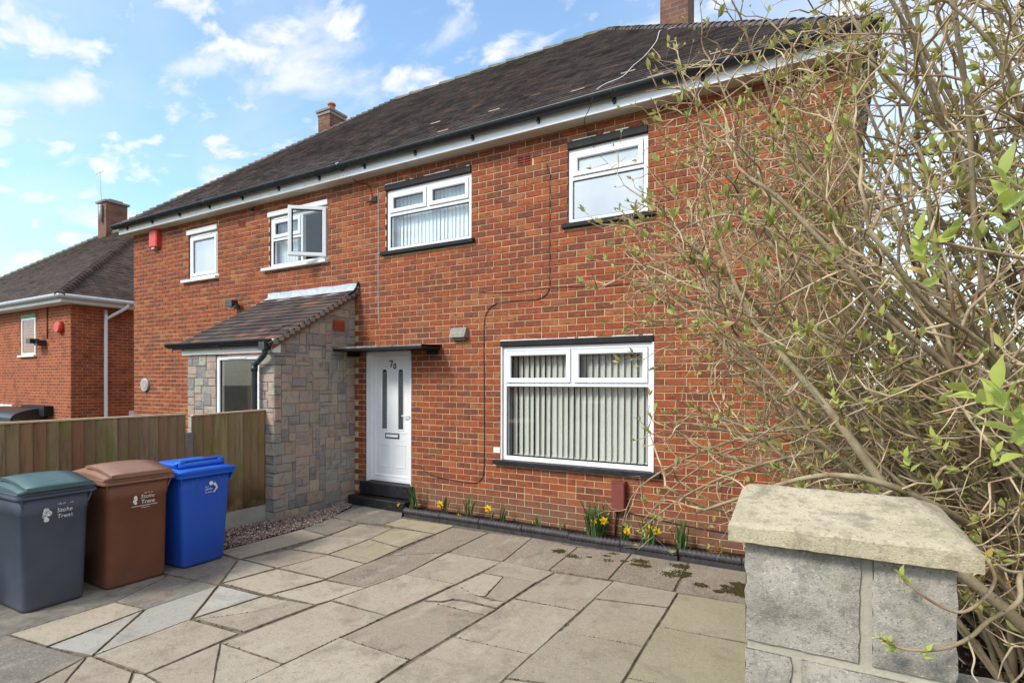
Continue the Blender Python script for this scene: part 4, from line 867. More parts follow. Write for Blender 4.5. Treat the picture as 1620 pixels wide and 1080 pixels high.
# porch roof tiles
PS = Vector((0, 1, .60)).normalized(); PL = 1.50/PS.y
pr_ = HB(MB().prism([(-4.70, PY-.10, roofz(PY-.10)+.025), (-2.49, PY-.10, roofz(PY-.10)+.025), (-2.49, 0, roofz(0)+.025), (-4.62, 0, roofz(0)+.025)], (0, 0, .02)), 'porch_roof', M['dark'])
pt = tiles(Vector((-4.72, PY-.11, roofz(PY-.11)+.052)), Vector((1,0,0)), PS, 0, PL + .02, lambda s: (s*.07, 2.235), .128, .17, .014, .006, random.Random(5))
for v, f in pt: MB().add(v, f).build('roof_tile', M['porch_tile'], pr_)
HB(MB().prism([(-2.505, PY-.08, roofz(PY-.08)-.03), (-2.505, -.002, roofz(0)-.03), (-2.505, -.002, roofz(0)+.045), (-2.505, PY-.08, roofz(PY-.08)+.045)], (.022, 0, 0)), 'rake_board', simple('brown_rake_board', (.13, .06, .035), .8))
for i in range(18):
    y = PY - .06 + i*.082; HB(MB().box(-2.482, -2.478, y, y+.07, roofz(y)+.03, roofz(y+.07)+.045), 'rake_mortar', M['mortar_grey'], pr_)
g = MB(); n = 30
for k, (yy, zz) in enumerate(((-.012, 3.275), (-.016, 3.20), (-.10, 3.118), (-.145, 3.098))):
    for i in range(n+1): 
        t = i/n; g.v.append((-4.56 + (2.09 if k < 3 else 1.98)*t - (.07 if k >= 2 else 0), yy, zz + .012*math.sin(t*23 + k) *(.5 if k else .3)))
g.f = [(k*(n+1)+i, k*(n+1)+i+1, (k+1)*(n+1)+i+1, (k+1)*(n+1)+i) for k in range(3) for i in range(n)]; g.sm = [True]*len(g.f)
HB(g, 'lead_flashing', M['lead'], pr_)
HB(MB().tube([(-2.47, -.02, 3.28), (-2.47, -.05, 3.20), (-2.48, -.10, 3.13), (-2.48, -.22, 3.06)], .018, 5), 'flashing_edge', M['black_gloss'], pr_)

# ------------------------------------------------------------------ fence panels, post, gravel
FX = -2.74
def fence(y0, y1, label, ztop0, ztop1, rr):
    t = empty('timber_fence', (FX, y0, 0), label=label, cat='fence', group='timber fence panels along the drive'); L_ = y1 - y0; n = int(L_/.098); p = L_/n
    for i in range(n):
        zt = ztop0 + (ztop1-ztop0)*(i+.5)/n; a, b_ = i*p, (i+1)*p + .012; dx = rr.uniform(-.002, .002)
        v = [(dx+.000, a, .205), (dx+.024, b_, .205), (dx+.024, b_, zt + rr.uniform(-.002,.002)), (dx+.000, a, zt + rr.uniform(-.002,.002)), (dx-.010, a, .205), (dx-.010, b_, .205), (dx-.010, b_, zt), (dx-.010, a, zt)]
        MB().add(v, [(0,1,2,3), (1,5,6,2), (5,4,7,6), (4,0,3,7), (3,2,6,7), (0,4,5,1)]).build('board', M['fence'], t)
    MB().prism([(-.03, 0, ztop0 + .003), (.026, 0, ztop0 + .003), (.026, L_, ztop1 + .003), (-.03, L_, ztop1 + .003)], (0, 0, .016)).build('capping_rail', M['fence_top'], t)
    for z in (.45, 1.15): MB().box(-.05, -.012, 0, L_, z, z + .04).build('rail', M['fence'], t)
    MB().cbox(0, L_, 0, .05, -.06, .20, .006)
    g = MB().box(-.035, .015, 0, L_, -.1, .203); g.build('gravel_board', M['concrete_pale'], t)
    return t
fence(-2.345, -1.225, 'short fence panel between the stone porch and the post', 1.395, 1.425, random.Random(3))
fence(-4.22, -2.44, 'long greener fence panel behind the three bins', 1.41, 1.415, random.Random(4))
fence(-6.2, -4.32, 'fence panel at the left edge past the grey bin', 1.41, 1.41, random.Random(6))
def post(y, label):
    g = MB().box(FX - .05, FX + .035, y - .042, y + .042, -.1, 1.18); g.prism([(FX-.05, y-.042, 1.18), (FX+.035, y-.042, 1.18), (FX+.035, y+.042, 1.18), (FX-.05, y+.042, 1.18)], (0, 0, .03))
    g.build('fence_post', M['post'], label=label, cat='fence post', group='fence posts')
post(-2.392, 'grey weathered fence post behind the blue bin'); post(-4.27, 'grey weathered fence post behind the grey bin')
g = MB(); rg = random.Random(9)
def pebble(g, x, y, z, r, rr):
    sx, sy, sz = (rr.uniform(.7, 1.3) for _ in range(3)); a = rr.uniform(0, 6.28); c, s_ = math.cos(a), math.sin(a)
    q = [(1,0,0),(0,1,0),(-1,0,0),(0,-1,0),(0,0,.8),(0,0,-.6)]; v = []
    for p in q:
        px, py, pz = p[0]*sx*r, p[1]*sy*r, p[2]*sz*r; v.append((x + px*c - py*s_, y + px*s_ + py*c, z + pz))
    g.add(v, [(0,1,4),(1,2,4),(2,3,4),(3,0,4),(1,0,5),(2,1,5),(3,2,5),(0,3,5)])
MB().add([(-2.74,-2.60,-.006),(-1.97,-2.55,-.006),(-1.96,-1.46,-.006),(-2.09,-.87,-.006),(-2.29,-.34,-.006),(-2.50,-.0,-.006),(-2.74,.0,-.006)], [(0,1,2,3,4,5,6)]).build('gravel_bed', M['soil'], kind='structure')
for _ in range(7500):
    y = rg.uniform(-2.62, -.03); xr = (-1.97 if y < -1.46 else -1.96 - .13*(y + 1.46)/.59 if y < -.87 else -2.09 - .42*(y + .87)/.87) + .012*math.sin(y*14) ; xl = -2.71 if y < -1.4 else -2.54
    if xr <= xl: continue
    pebble(g, rg.uniform(xl, xr + rg.gauss(0, .02)), y, rg.uniform(-.002, .012), rg.uniform(.006, .014), rg)
g.build('gravel', M['gravel'], label='pinkish brown gravel strip at the foot of the porch', cat='gravel', kind='stuff')

# ------------------------------------------------------------------ wheelie bins
def rrect(x0, x1, y0, y1, r, n=4):
    out = []
    for cx, cy, a0 in ((x1-r, y0+r, -90), (x1-r, y1-r, 0), (x0+r, y1-r, 90), (x0+r, y0+r, 180)):
        for i in range(n+1): a = rad(a0 + 90*i/n); out.append((cx + r*math.cos(a), cy + r*math.sin(a)))
    return out
def loft(g, secs, smooth=True, cap=True):
    """secs: list of (ring points 2d, z)"""
    b = len(g.v); n = len(secs[0][0])
    for ring, z in secs: g.v += [(p[0], p[1], z if not callable(z) else z(p)) for p in ring]
    for k in range(len(secs)-1):
        for i in range(n): g.f.append((b+k*n+i, b+k*n+(i+1)%n, b+(k+1)*n+(i+1)%n, b+(k+1)*n+i)); g.sm.append(smooth)
    if cap: g.f.append(tuple(b+i for i in range(n))[::-1]); g.f.append(tuple(b+(len(secs)-1)*n+i for i in range(n))); g.sm += [False, False]
    return g
def wheelie(y, w0, w1, label, body, lidm, style, rot=0., xf=-1.715, hs=1.):
    t = empty('wheelie_bin', (xf, y, .007), label=label, cat='wheelie bin', group='wheelie bins in front of the fence'); t.rotation_euler = (0, 0, rot)
    hb = .93*hs; g = MB()
    secs = [(rrect(-.50, -.03, -w0/2, w0/2, .055), .0), (rrect(-.515, -.015, -w0/2-.004, w0/2+.004, .06), .03), (rrect(-.60, .004, -w1/2+.045, w1/2-.045, .05), hb*.80)]
    if style != 'groove': secs += [(rrect(-.602, .009, -w1/2+.041, w1/2-.041, .05), hb*.803), (rrect(-.63, .018, -w1/2+.03, w1/2-.03, .045), hb - .045)]
    else: secs += [(rrect(-.63, .014, -w1/2+.035, w1/2-.035, .05), hb - .045)]
    loft(g, secs, True, True)
    b_ = g.build('body', M[body], t)
    # rim
    g = MB(); loft(g, [(rrect(-.65, .035, -w1/2+.015, w1/2-.015, .04), hb-.05), (rrect(-.66, .05, -w1/2, w1/2, .04), hb-.045), (rrect(-.66, .052, -w1/2, w1/2, .04), hb-.028), (rrect(-.655, .040, -w1/2+.006, w1/2-.006, .04), hb-.024), (rrect(-.655, .046, -w1/2+.004, w1/2-.004, .04), hb-.005), (rrect(-.65, .04, -w1/2+.01, w1/2-.01, .04), hb)], False)
    g.build('rim', M[lidm if style == 'groove' else body if style == 'grey' else lidm], t)
    # ribs below the rim at the corners
    for s_ in (-1, 1):
        g = MB().prism([(-.02, s_*(w1/2-.03), hb-.05), (.03, s_*(w1/2-.03), hb-.05), (.0, s_*(w1/2-.045), hb-.13)], (0, -s_*.012, 0)); g.build('corner_rib', M[body], t)
    if style == 'groove':
        for yy in (-.085, .10):
            g = MB(); x_b, x_t = -.03, .012
            g.prism([(x_b-.004, yy-.014, .06), (x_b+.003, yy-.010, .06), (x_b+.003, yy+.010, .06), (x_b-.004, yy+.014, .06)], (x_t-x_b, yy*.18, hb-.13)); g.build('groove', M[body], t)
    # lid: domed, with a raised deck and a handle bar at the back
    n = 10; g = MB(); W2_ = w1/2; top = []
    L0, L1 = -.66, .045
    def lz(x, yq):
        u_ = (x - L0)/(L1 - L0); return hb + .012 + (.075 if style != 'groove' else .05)*math.sin(min(1, max(0, u_))*math.pi*.86 + .28)*(1 - .25*(yq/W2_)**2)
    for i in range(n+1):
        x = L0 + (L1-L0)*i/n
        for j in range(7):
            yq = -W2_ + .012 + (w1-.024)*j/6; top.append((x, yq, lz(x, yq) if 0 < j < 6 else hb + .002 + .5*(lz(x, yq)-hb)))
    g.add(top, [(i*7+j, i*7+7+j, i*7+8+j, i*7+j+1) for i in range(n) for j in range(6)], True)
    fr_ = [(i*7) for i in range(n+1)]
    base = len(g.v); g.v += [(top[k][0], top[k][1]-.004, hb+.001) for k in fr_]; g.f += [(fr_[i], base+i, base+i+1, fr_[i+1]) for i in range(n)]; g.sm += [False]*n
    fr_ = [(i*7+6) for i in range(n+1)]; base = len(g.v); g.v += [(top[k][0], top[k][1]+.004, hb+.001) for k in fr_]; g.f += [(fr_[i], fr_[i+1], base+i+1, base+i) for i in range(n)]; g.sm += [False]*n
    base = len(g.v); g.v += [(L1+.006, top[n*7+j][1], hb+.001) for j in range(7)]; g.f += [(n*7+j, base+j, base+j+1, n*7+j+1) for j in range(6)]; g.sm += [False]*6
    base = len(g.v); g.v += [(L0, top[j][1], hb+.001) for j in range(7)]; g.f += [(j, j+1, base+j+1, base+j) for j in range(6)]; g.sm += [False]*6
    lid = g.build('lid', M[lidm], t)
    if style != 'groove':     # overlapping front flap with its lip
        g = MB(); v = []
        for i in range(9):
            x = -.42 + (.495)*i/8
            for j in range(5):
                yq = -W2_ + .05 + (w1-.10)*j/4; v.append((x, yq, lz(x, yq) + .016 + .004*(i/8)))
        g.add(v, [(i*5+j, i*5+5+j, i*5+6+j, i*5+j+1) for i in range(8) for j in range(4)], True)
        b0 = len(g.v); e = [i*5 for i in range(9)] + [40+j for j in range(1,5)] + [i*5+4 for i in range(7,-1,-1)] + [3, 2, 1]
        g.v += [(v[k][0], v[k][1], v[k][2]-.022) for k in e]; ne = len(e)
        g.f += [(e[i], b0+i, b0+(i+1)%ne, e[(i+1)%ne]) for i in range(ne)]; g.sm += [False]*ne
        g.build('lid_flap', M[lidm], t)
        MB().box(-.02, .078, -W2_+.06, W2_-.06, hb+.012, hb+.024).build('lid_lip', M[lidm], t)
    else:
        g = MB(); loft(g, [(rrect(-.46, -.04, -W2_+.06, W2_-.06, .05), hb+.04), (rrect(-.45, -.05, -W2_+.07, W2_-.07, .05), hb+.078), (rrect(-.44, -.07, -W2_+.09, W2_-.09, .04), hb+.082)]); g.build('lid_deck', M[lidm], t)
        MB().tube([(-.10, -W2_+.05, hb+.065), (-.10, -W2_+.10, hb+.10), (-.10, W2_-.10, hb+.10), (-.10, W2_-.05, hb+.065)], .016, 8).build('lid_bar', M[lidm], t)
        for s_ in (-1, 1): MB().cbox(-.16, -.06, s_*(W2_-.10)-.03, s_*(W2_-.10)+.03, hb+.03, hb+.098, .012).build('lid_lug', M[lidm], t)
    MB().tube([(-.70, -W2_+.05, hb-.01), (-.70, W2_-.05, hb-.01)], .017, 8).box(-.70, -.64, -W2_+.05, -W2_+.08, hb-.03, hb).box(-.70, -.64, W2_-.08, W2_-.05, hb-.03, hb).build('handle', M[lidm], t)
    for s_ in (-1, 1):
        g = MB().tube([(-.56, s_*(w0/2+.005), .10), (-.56, s_*(w0/2+.05), .10)], .10, 20); g.build('wheel', M['rubber'], t)
    MB().tube([(-.56, -w0/2, .10), (-.56, w0/2, .10)], .012, 6).build('axle', M['metal'], t)
    return t, hb
def face_x(z, hb, w='f'): return -.03 + (.034)*min(1, z/(hb*.8)) + (.010 if z > hb*.8 else 0)
def front_text(t, hb, txt, size, yy, z, mat, shear=0.):
    me = text_mesh(txt, size, .0012, shear)
    put_text(me, 'printed_lettering', mat, t, lambda c: (face_x(z + c.y, hb) + .0065 + c.z, yy + c.x, z + c.y))
def dots(t, hb, pts, mat, name='printed_emblem'):
    g = MB()
    for yy, z, r in pts:
        n = 10; x = face_x(z, hb) + .005; g.prism([(x, yy + r*math.cos(6.283*i/n), z + r*math.sin(6.283*i/n)) for i in range(n)], (.003, 0, 0))
    g.build(name, mat, t)
b1, hb = wheelie(-4.01, .405, .535, 'dark grey wheelie bin with a teal lid, leftmost of the three', 'bin_grey', 'lid_teal', 'grey', rad(1))
front_text(b1, hb, 'Stoke', .046, .045, .748, M['print_worn'], .15); front_text(b1, hb, 'Trent', .046, .050, .698, M['print_worn'], .15); front_text(b1, hb, 'City of      on', .020, .05, .808, M['print_worn'])
dots(b1, hb, [(-.075, .775, .020), (-.06, .75, .022), (-.08, .73, .018), (-.07, .70, .018), (-.085, .757, .014)], M['print_worn'])
b2, hb = wheelie(-3.415, .48, .585, 'brown wheelie bin between the grey bin and the blue bin', 'bin_brown', 'lid_brown', 'brown', rad(-1.5), -1.70, 1.02)
front_text(b2, hb, 'Stoke', .050, .065, .748, M['print'], .1); front_text(b2, hb, 'Trent', .050, .070, .700, M['print'], .1); front_text(b2, hb, 'City of   on', .016, .07, .792, M['print'])
dots(b2, hb, [(-.035, .765, .014), (-.03, .745, .016), (-.038, .728, .014), (-.03, .712, .013)], M['print']); g = MB().prism([(face_x(.68, hb)+.005, -.06, .680), (face_x(.68, hb)+.005, .15, .683), (face_x(.68, hb)+.005, .15, .687), (face_x(.68, hb)+.005, -.06, .684)], (.003, 0, 0)); g.build('printed_line', M['print'], b2)
front_text(b2, hb, 'stoke.gov.uk', .014, .05, .663, M['print'])
b3, hb = wheelie(-2.80, .42, .60, 'bright blue wheelie bin, nearest the stone porch', 'bin_blue', 'lid_blue', 'groove', rad(2), -1.70, .985)
front_text(b3, hb, 'stoke', .036, .015, .72, M['print'], .0); front_text(b3, hb, 'on trent', .022, .015, .693, M['print']); front_text(b3, hb, 'city of', .014, -.01, .752, M['print'])
dots(b3, hb, [(.035, .785, .021), (.072, .772, .015), (.088, .752, .012), (.092, .733, .011), (.088, .716, .010), (.080, .702, .008), (.070, .692, .006)], M['print'])

# ------------------------------------------------------------------ flower bed with rope edging and daffodils
MB().add([(-1.40,-.30,.035),(3.9,-.30,.035),(3.9,-.008,.06),(-1.40,-.008,.06)], [(0,1,2,3)]).build('flower_bed', M['soil'], kind='structure')
g = MB(); rg = random.Random(11)
for _ in range(3200): pebble(g, rg.uniform(-1.38, 3.85), rg.uniform(-.29, -.01), .045 + rg.uniform(-.006, .010), rg.choice((.006, .009, .013, .018)), rg)
g.build('soil_crumbs', M['soil'], label='dark crumbly soil in the flower bed', cat='soil', kind='stuff')
ed = empty('rope_edging', (-1.30, -.33, 0), label='dark twisted rope edging along the flower bed', cat='edging')
x = 0.; k = 0
while x < 5.1:
    L_ = .60; g = MB().box(x + .003, x + L_ - .003, -.018, .018, -.04, .060); n = 39; m_ = 14; rr_ = .038; v = []
    for i in range(n*2 + 1):
        xx = x + .003 + (L_-.006)*i/(n*2)
        for j in range(m_):
            a = 6.283*j/m_; q = rr_*(.86 + .24*abs(math.sin(1.5*a - (i/(n*2))*3.1416*13))) ; v.append((xx, q*math.cos(a), .080 + q*math.sin(a)))
    b0 = len(g.v); g.v += v
    for i in range(n*2):
        for j in range(m_): g.f.append((b0+i*m_+j, b0+i*m_+(j+1)%m_, b0+(i+1)*m_+(j+1)%m_, b0+(i+1)*m_+j)); g.sm.append(True)
    for q in (0, n*2): g.f.append(tuple(b0 + q*m_ + j for j in range(m_))); g.sm.append(False)
    o = g.build('edging_tile', M['edging'], ed); o.rotation_euler = (0, 0, R.uniform(-.006, .006)); o.location.z = R.uniform(-.006, .004); x += L_
def blade(L_, w, lean, az, rr):
    g = MB(); n = 6; v = []; p = Vector((0,0,0)); el = rad(90 - lean*.3); d = Vector((math.cos(az), math.sin(az), 0)); s_ = Vector((-math.sin(az), math.cos(az), 0))
    for i in range(n+1):
        t = i/n; ww = w*(1 - .15*t)*(1 if t < .8 else (1-t)/.2*.9 + .1); v += [tuple(p - s_*ww/2), tuple(p + s_*ww/2)]; e = el - rad(lean)*t; p = p + (d*math.cos(e) + Vector((0,0,math.sin(e))))*L_/n
    g.add(v, [(2*i, 2*i+1, 2*i+3, 2*i+2) for i in range(n)], True); return g
def flower(p, az, droop, rr, parent, sc=1.):
    d = Vector((math.cos(az)*math.cos(droop), math.sin(az)*math.cos(droop), math.sin(droop))); q = d.orthogonal().normalized(); u_ = d.cross(q); g = MB()
    for k in range(6):
        a = 6.283*k/6; r1 = q*math.cos(a) + u_*math.sin(a); s_ = d.cross(r1); c = Vector(p); L_ = .036*sc
        g.add([tuple(c), tuple(c + r1*L_*.5 + s_*.011*sc + d*.003), tuple(c + r1*L_ + d*rr.uniform(-.003,.006)), tuple(c + r1*L_*.5 - s_*.011*sc + d*.003)], [(0,1,2,3)])
    f = g.build('flower', M['petal'], parent); g = MB().tube([tuple(Vector(p)), tuple(Vector(p) + d*.014*sc), tuple(Vector(p) + d*.024*sc)], [.007*sc, .009*sc, .014*sc], 8, cap=False); g.build('trumpet', M['trumpet'], f)
def clump(x, y, n, h, label, flowers=(), spread=.03, lean=22, seed=0, cat='daffodil'):
    rr = random.Random(seed); t = empty('daffodil_clump', (x, y, .045), label=label, cat=cat, group='daffodil clumps in the flower bed')
    for i in range(int(n*1.6)):
        g = blade(h*1.45*rr.uniform(.6, 1.05), rr.uniform(.014, .022), rr.uniform(2, lean*1.5), rr.uniform(0, 6.28), rr); o = g.build('leaf', M['blade'], t); o.location = (rr.gauss(0, spread), rr.gauss(0, spread*.6), 0)
    for fx, fz, dr in flowers:
        az = rad(-100 + rr.uniform(-25, 25)); q = smooth([(fx*.25, 0, 0), (fx*.6, -.01, fz*.55), (fx, -.02, fz*.97), (fx + math.cos(az)*.012, -.02 + math.sin(az)*.012, fz + .008)], 3)
        MB().tube(q, .0035, 5).build('stalk', M['blade'], t); flower(q[-1], az, rad(dr), rr, t, 1.55)
clump(-1.30, -.16, 16, .26, 'leafy daffodil clump beside the black doorstep, flower bent over the edging', [(-.20, .06, -30)], .03, 34, 1)
clump(-.74, -.17, 7, .20, 'daffodil clump with one upright yellow bloom, second from the doorstep', [(-.07, .14, 5)], .02, 20, 2)
clump(-.35, -.18, 9, .24, 'daffodil clump with a yellow bloom hanging low over the edging to its left', [(-.13, .02, -25)], .025, 24, 3)
clump(-.02, -.18, 3, .12, 'single thin daffodil with an upright bloom, below the painted white brick', [(-.04, .17, 5)], .01, 30, 4)
clump(.14, -.18, 8, .20, 'flowerless thin tuft of leaves left of the window sill end', (), .025, 24, 5)
clump(.62, -.18, 5, .12, 'short sparse tuft of leaves below the big window', (), .02, 20, 6)
clump(.96, -.18, 5, .13, 'small sparse tuft of leaves a third of the way along under the big window', (), .02, 20, 7)
clump(1.34, -.18, 42, .30, 'largest and densest daffodil clump, left of the meter box', [(.02, .20, 10), (.12, .21, 0)], .055, 26, 8)
clump(1.70, -.19, 10, .19, 'daffodil clump directly under the meter box with one bloom', [(.04, .14, 5)], .025, 16, 9)
clump(1.98, -.19, 18, .22, 'daffodil clump with two yellow blooms right of the meter box', [(.0, .19, 5), (.07, .18, -10)], .045, 26, 10)
clump(2.30, -.19, 16, .24, 'flowerless dark clump of leaves nearest the gate pillar', (), .035, 22, 11)

g = MB(); rr = random.Random(4)
for _ in range(60):
    a = rr.uniform(0, 6.28); p = Vector((2.62, -.14, .05)); q = [p]; d = Vector((math.cos(a)*.7, math.sin(a)*.35, rr.uniform(.3, 1)))
    for i in range(4): d = (d + Vector((rr.gauss(0,.5), rr.gauss(0,.3), rr.gauss(0,.3)))).normalized(); q.append(q[-1] + d*.035)
    if all(v_.y < -.01 for v_ in q): g.tube(q, .002, 3, cap=False)
g.build('dried_plant', M['drystalk'], label='small tangle of orange-brown dead stalks at the foot of the wall', cat='dead plant')
# moss cushions on the drive
def moss(cx, cy, sx, sy, n, label, seed):
    rr = random.Random(seed); g = MB()
    hubs = [(rr.gauss(cx, sx), rr.gauss(cy, sy), rr.uniform(.012, .05)) for _ in range(max(5, n//28))]
    for _ in range(n*13):
        hx_, hy_, hs_ = rr.choice(hubs); x, y = rr.gauss(hx_, hs_), rr.gauss(hy_, hs_*.7); r = rr.choice((.002, .003, .004, .006, .009))
        k = 7; ring = [(x + r*rr.uniform(.7,1.3)*math.cos(6.283*i/k), y + r*rr.uniform(.7,1.3)*math.sin(6.283*i/k)) for i in range(k)]
        g.add([(p[0], p[1], .0015) for p in ring] + [(x + (p[0]-x)*.7, y + (p[1]-y)*.7, .004 + r*.18) for p in ring] + [(x, y, .005 + r*.25)], [(i, (i+1)%k, (i+1)%k+k, i+k) for i in range(k)] + [(i+k, (i+1)%k+k, 2*k) for i in range(k)], True)
    g.build('moss_patch', M['moss'], label=label, cat='moss', kind='stuff')
moss(2.93, -.88, .13, .10, 380, 'largest dark moss patch on the slab nearest the pillar', 1); moss(2.12, -.62, .15, .10, 130, 'scattered moss on the slab left of the big moss patch', 2); moss(2.42, -.80, .07, .05, 40, 'scattered moss on the slab left of the big moss patch', 12)
moss(1.62, -.66, .12, .06, 26, 'few small moss dots in the middle of the speckled slabs', 3); moss(1.12, -.72, .14, .06, 60, 'thin line of moss on the speckled slab below the window', 4)

# ------------------------------------------------------------------ raised garden, low block wall, gate pillar
g = MB(); nx, ny = 46, 50
for j in range(ny+1):
    for i in range(nx+1):
        x, y = 3.46 + 6.5*i/nx, -4.66 + 6.6*j/ny; e = min(1, (x - 3.46)/.35) if y > -4.2 else 1
        g.v.append((x, y, -.02 + (.30 + .05*noise.noise(Vector((x*1.7, y*1.7, 0))) + .03*noise.noise(Vector((x*9, y*9, 0))))*(e if y > -4.3 else 1)*(1 if y < -.5 else max(0, 1 - (y + .5)/1.2))))
g.f = [(j*(nx+1)+i, j*(nx+1)+i+1, (j+1)*(nx+1)+i+1, (j+1)*(nx+1)+i) for j in range(ny) for i in range(nx)]; g.sm = [True]*len(g.f)
g.build('garden_soil', M['soil'], kind='structure')
g = MB(); rg = random.Random(31)
for _ in range(5200):
    x, y = rg.uniform(3.9, 7), rg.uniform(-4.5, -.6); pebble(g, x, y, .295 + .05*noise.noise(Vector((x*1.7, y*1.7, 0))), rg.choice((.007, .010, .014, .02)), rg)
g.build('soil_litter', M['gravel_dark'], label='dark crumbs and stones on the soil under the lilac', cat='soil', kind='stuff')
g = MB()
for _ in range(420):
    x, y = rg.uniform(3.95, 6.5), rg.uniform(-4.5, -1.5); a = rg.uniform(0, 3.14); L_ = rg.uniform(.04, .22); z = .31 + .05*noise.noise(Vector((x*1.7, y*1.7, 0)))
    g.tube([(x, y, z), (x + math.cos(a)*L_*.5, y + math.sin(a)*L_*.5, z + rg.uniform(.0, .02)), (x + math.cos(a+.2)*L_, y + math.sin(a+.2)*L_, z + .004)], rg.uniform(.0015, .004), 4, cap=False)
g.build('fallen_twigs', M['twig'], label='dead twigs lying on the soil under the lilac', cat='twigs', kind='stuff')
g = MB()
for _ in range(900):
    x, y = 4.12 + rg.gauss(0, .10), -3.3 + rg.gauss(0, .5); z = .30 + .05*noise.noise(Vector((x*1.7, y*1.7, 0))); h = rg.uniform(.01, .035); a = rg.uniform(0, 6.28)
    g.add([(x-.003, y, z), (x+.003, y, z), (x + .012*math.cos(a), y + .012*math.sin(a), z + h)], [(0,1,2)])
g.build('green_weeds', M['blade'], label='low green weeds on the soil just right of the pillar', cat='weeds', kind='stuff')

def face_block(x0, x1, y, z0, z1, depth, rough, seed):
    """split-faced block, front at y"""
    g = MB(); n, m_ = 18, 12
    for j in range(m_+1):
        for i in range(n+1):
            u_, w_ = i/n, j/m_; ed = min(1, min(u_, 1-u_)*6, min(w_, 1-w_)*5); x = x0 + (x1-x0)*u_; z = z0 + (z1-z0)*w_
            h = rough*(.25 + noise.noise(Vector((x*7 + seed, z*13, seed*3.1)))*.8 + .4*abs(noise.noise(Vector((x*25, z*40 + seed, 1.7)))))
            eo = (.0022 if i in (0, n) else 0); g.v.append((x + R.uniform(-.0005, .0005) + eo*R.uniform(-1, 1), y + .004 - ed*(.003 + max(-.003, h)), z + R.uniform(-.001, .001)))
    g.f = [(j*(n+1)+i, j*(n+1)+i+1, (j+1)*(n+1)+i+1, (j+1)*(n+1)+i) for j in range(m_) for i in range(n)]; g.sm = [True]*len(g.f)
    b0 = len(g.v); g.v += [(x0,y+.006,z0),(x1,y+.006,z0),(x1,y+.006,z1),(x0,y+.006,z1),(x0,y+depth,z0),(x1,y+depth,z0),(x1,y+depth,z1),(x0,y+depth,z1)]
    g.f += [tuple(b0+q for q in f_) for f_ in ((0,4,5,1),(1,5,6,2),(2,6,7,3),(3,7,4,0),(4,7,6,5))]; g.sm += [False]*5
    return g
px0, px1, py0, py1 = 3.449, 3.806, -4.742, -4.385
pier = empty('gate_pillar', ((px0+px1)/2, (py0+py1)/2, 0), label='grey split-faced block gate pillar with a weathered stone cap', cat='pillar')
pier.location = (0, 0, 0)
g = MB().box(px0 + .004, px1 - .004, py0 + .010, py1 - .004, -.1, 1.459); g.build('mortar_core', M['cap_mortar'], pier)
zt_ = 1.452
for r_ in range(7):
    z1 = zt_ - r_*.226; z0 = z1 - .207
    if z0 < -.15: break
    xs_ = [(px0, 3.655, .020), (3.677, px1, .004)] if r_ % 2 == 0 else [(px0, 3.536, .004), (3.556, px1, .018)]
    for a, b_, rr_ in xs_: face_block(a, b_, py0, z0, z1, .17, rr_, r_ + a).build('block', M['block'], pier)
    for a, b_ in ([(py0 + .19, py1)] if r_ % 2 == 0 else [(py0 + .19, py1)]):
        MB().box(px0 - .001, px0 + .15, a, b_, z0, z1).build('block', M['block'], pier); MB().box(px1 - .15, px1 + .001, a, b_, z0, z1).build('block', M['block'], pier)
# cap
cx0, cx1, cy0, cy1 = 3.419, 3.838, -4.772, -4.345; g = MB(); n = 44; ridge = -4.53
for j in range(n+1):
    for i in range(n+1):
        x = cx0 + (cx1-cx0)*i/n; y = cy0 + (cy1-cy0)*j/n
        s1 = min(1, (y-cy0)/(ridge-cy0)); s2 = min(1, (cy1-y)/(cy1-ridge)); s3 = min(1, (cx1-x)/.075); s4 = min(1, .82 + (x-cx0)/.10)
        e = min(i, j, n-i, n-j); z = 1.497 + .046*min(s1, s2, s3, s4) + (0 if e else -.004) + .0022*noise.noise(Vector((x*60, y*60, 0))) + .003*noise.noise(Vector((x*14, y*14, 5)))
        dx = .002*noise.noise(Vector((x*30, y*30, 9))) if e == 0 else 0
        g.v.append((x + dx, y + dx, z))
g.f = [(j*(n+1)+i, j*(n+1)+i+1, (j+1)*(n+1)+i+1, (j+1)*(n+1)+i) for j in range(n) for i in range(n)]; g.sm = [True]*len(g.f)
ring_ = [i for i in range(n+1)] + [j*(n+1)+n for j in range(1, n+1)] + [n*(n+1)+i for i in range(n-1, -1, -1)] + [j*(n+1) for j in range(n-1, 0, -1)]
b0 = len(g.v); g.v += [g.v[k] for k in ring_]; ring2 = [b0 + i for i in range(len(ring_))]; b0 = len(g.v); g.v += [(g.v[k][0], g.v[k][1], 1.4605 + .0015*noise.noise(Vector((g.v[k][0]*40, g.v[k][1]*40, 2)))) for k in ring_]; m_ = len(ring_)
g.f += [(ring2[i], b0+i, b0+(i+1)%m_, ring2[(i+1)%m_]) for i in range(m_)] + [tuple(b0+i for i in range(m_))[::-1]]; g.sm += [False]*(m_+1)
g.build('cap_stone', M['cap'], pier)
lw = empty('garden_wall', (0, 0, 0), label='low grey block wall running right from the gate pillar', cat='wall')
MB().box(px1 + .002, 9.0, -4.735, -4.645, -.1, 1.218).build('mortar_core', M['cap_mortar'], lw)
for r_ in range(6):
    z1 = 1.226 - r_*.226; x = px1 + .004 - (.22 if r_ % 2 else 0)
    while x < 8.9:
        a, b_ = max(x, px1 + .004), x + .44; face_block(a, b_ - .012, -4.742, z1 - .212, z1, .103, .006, x + r_).build('block', M['block'], lw); x += .45

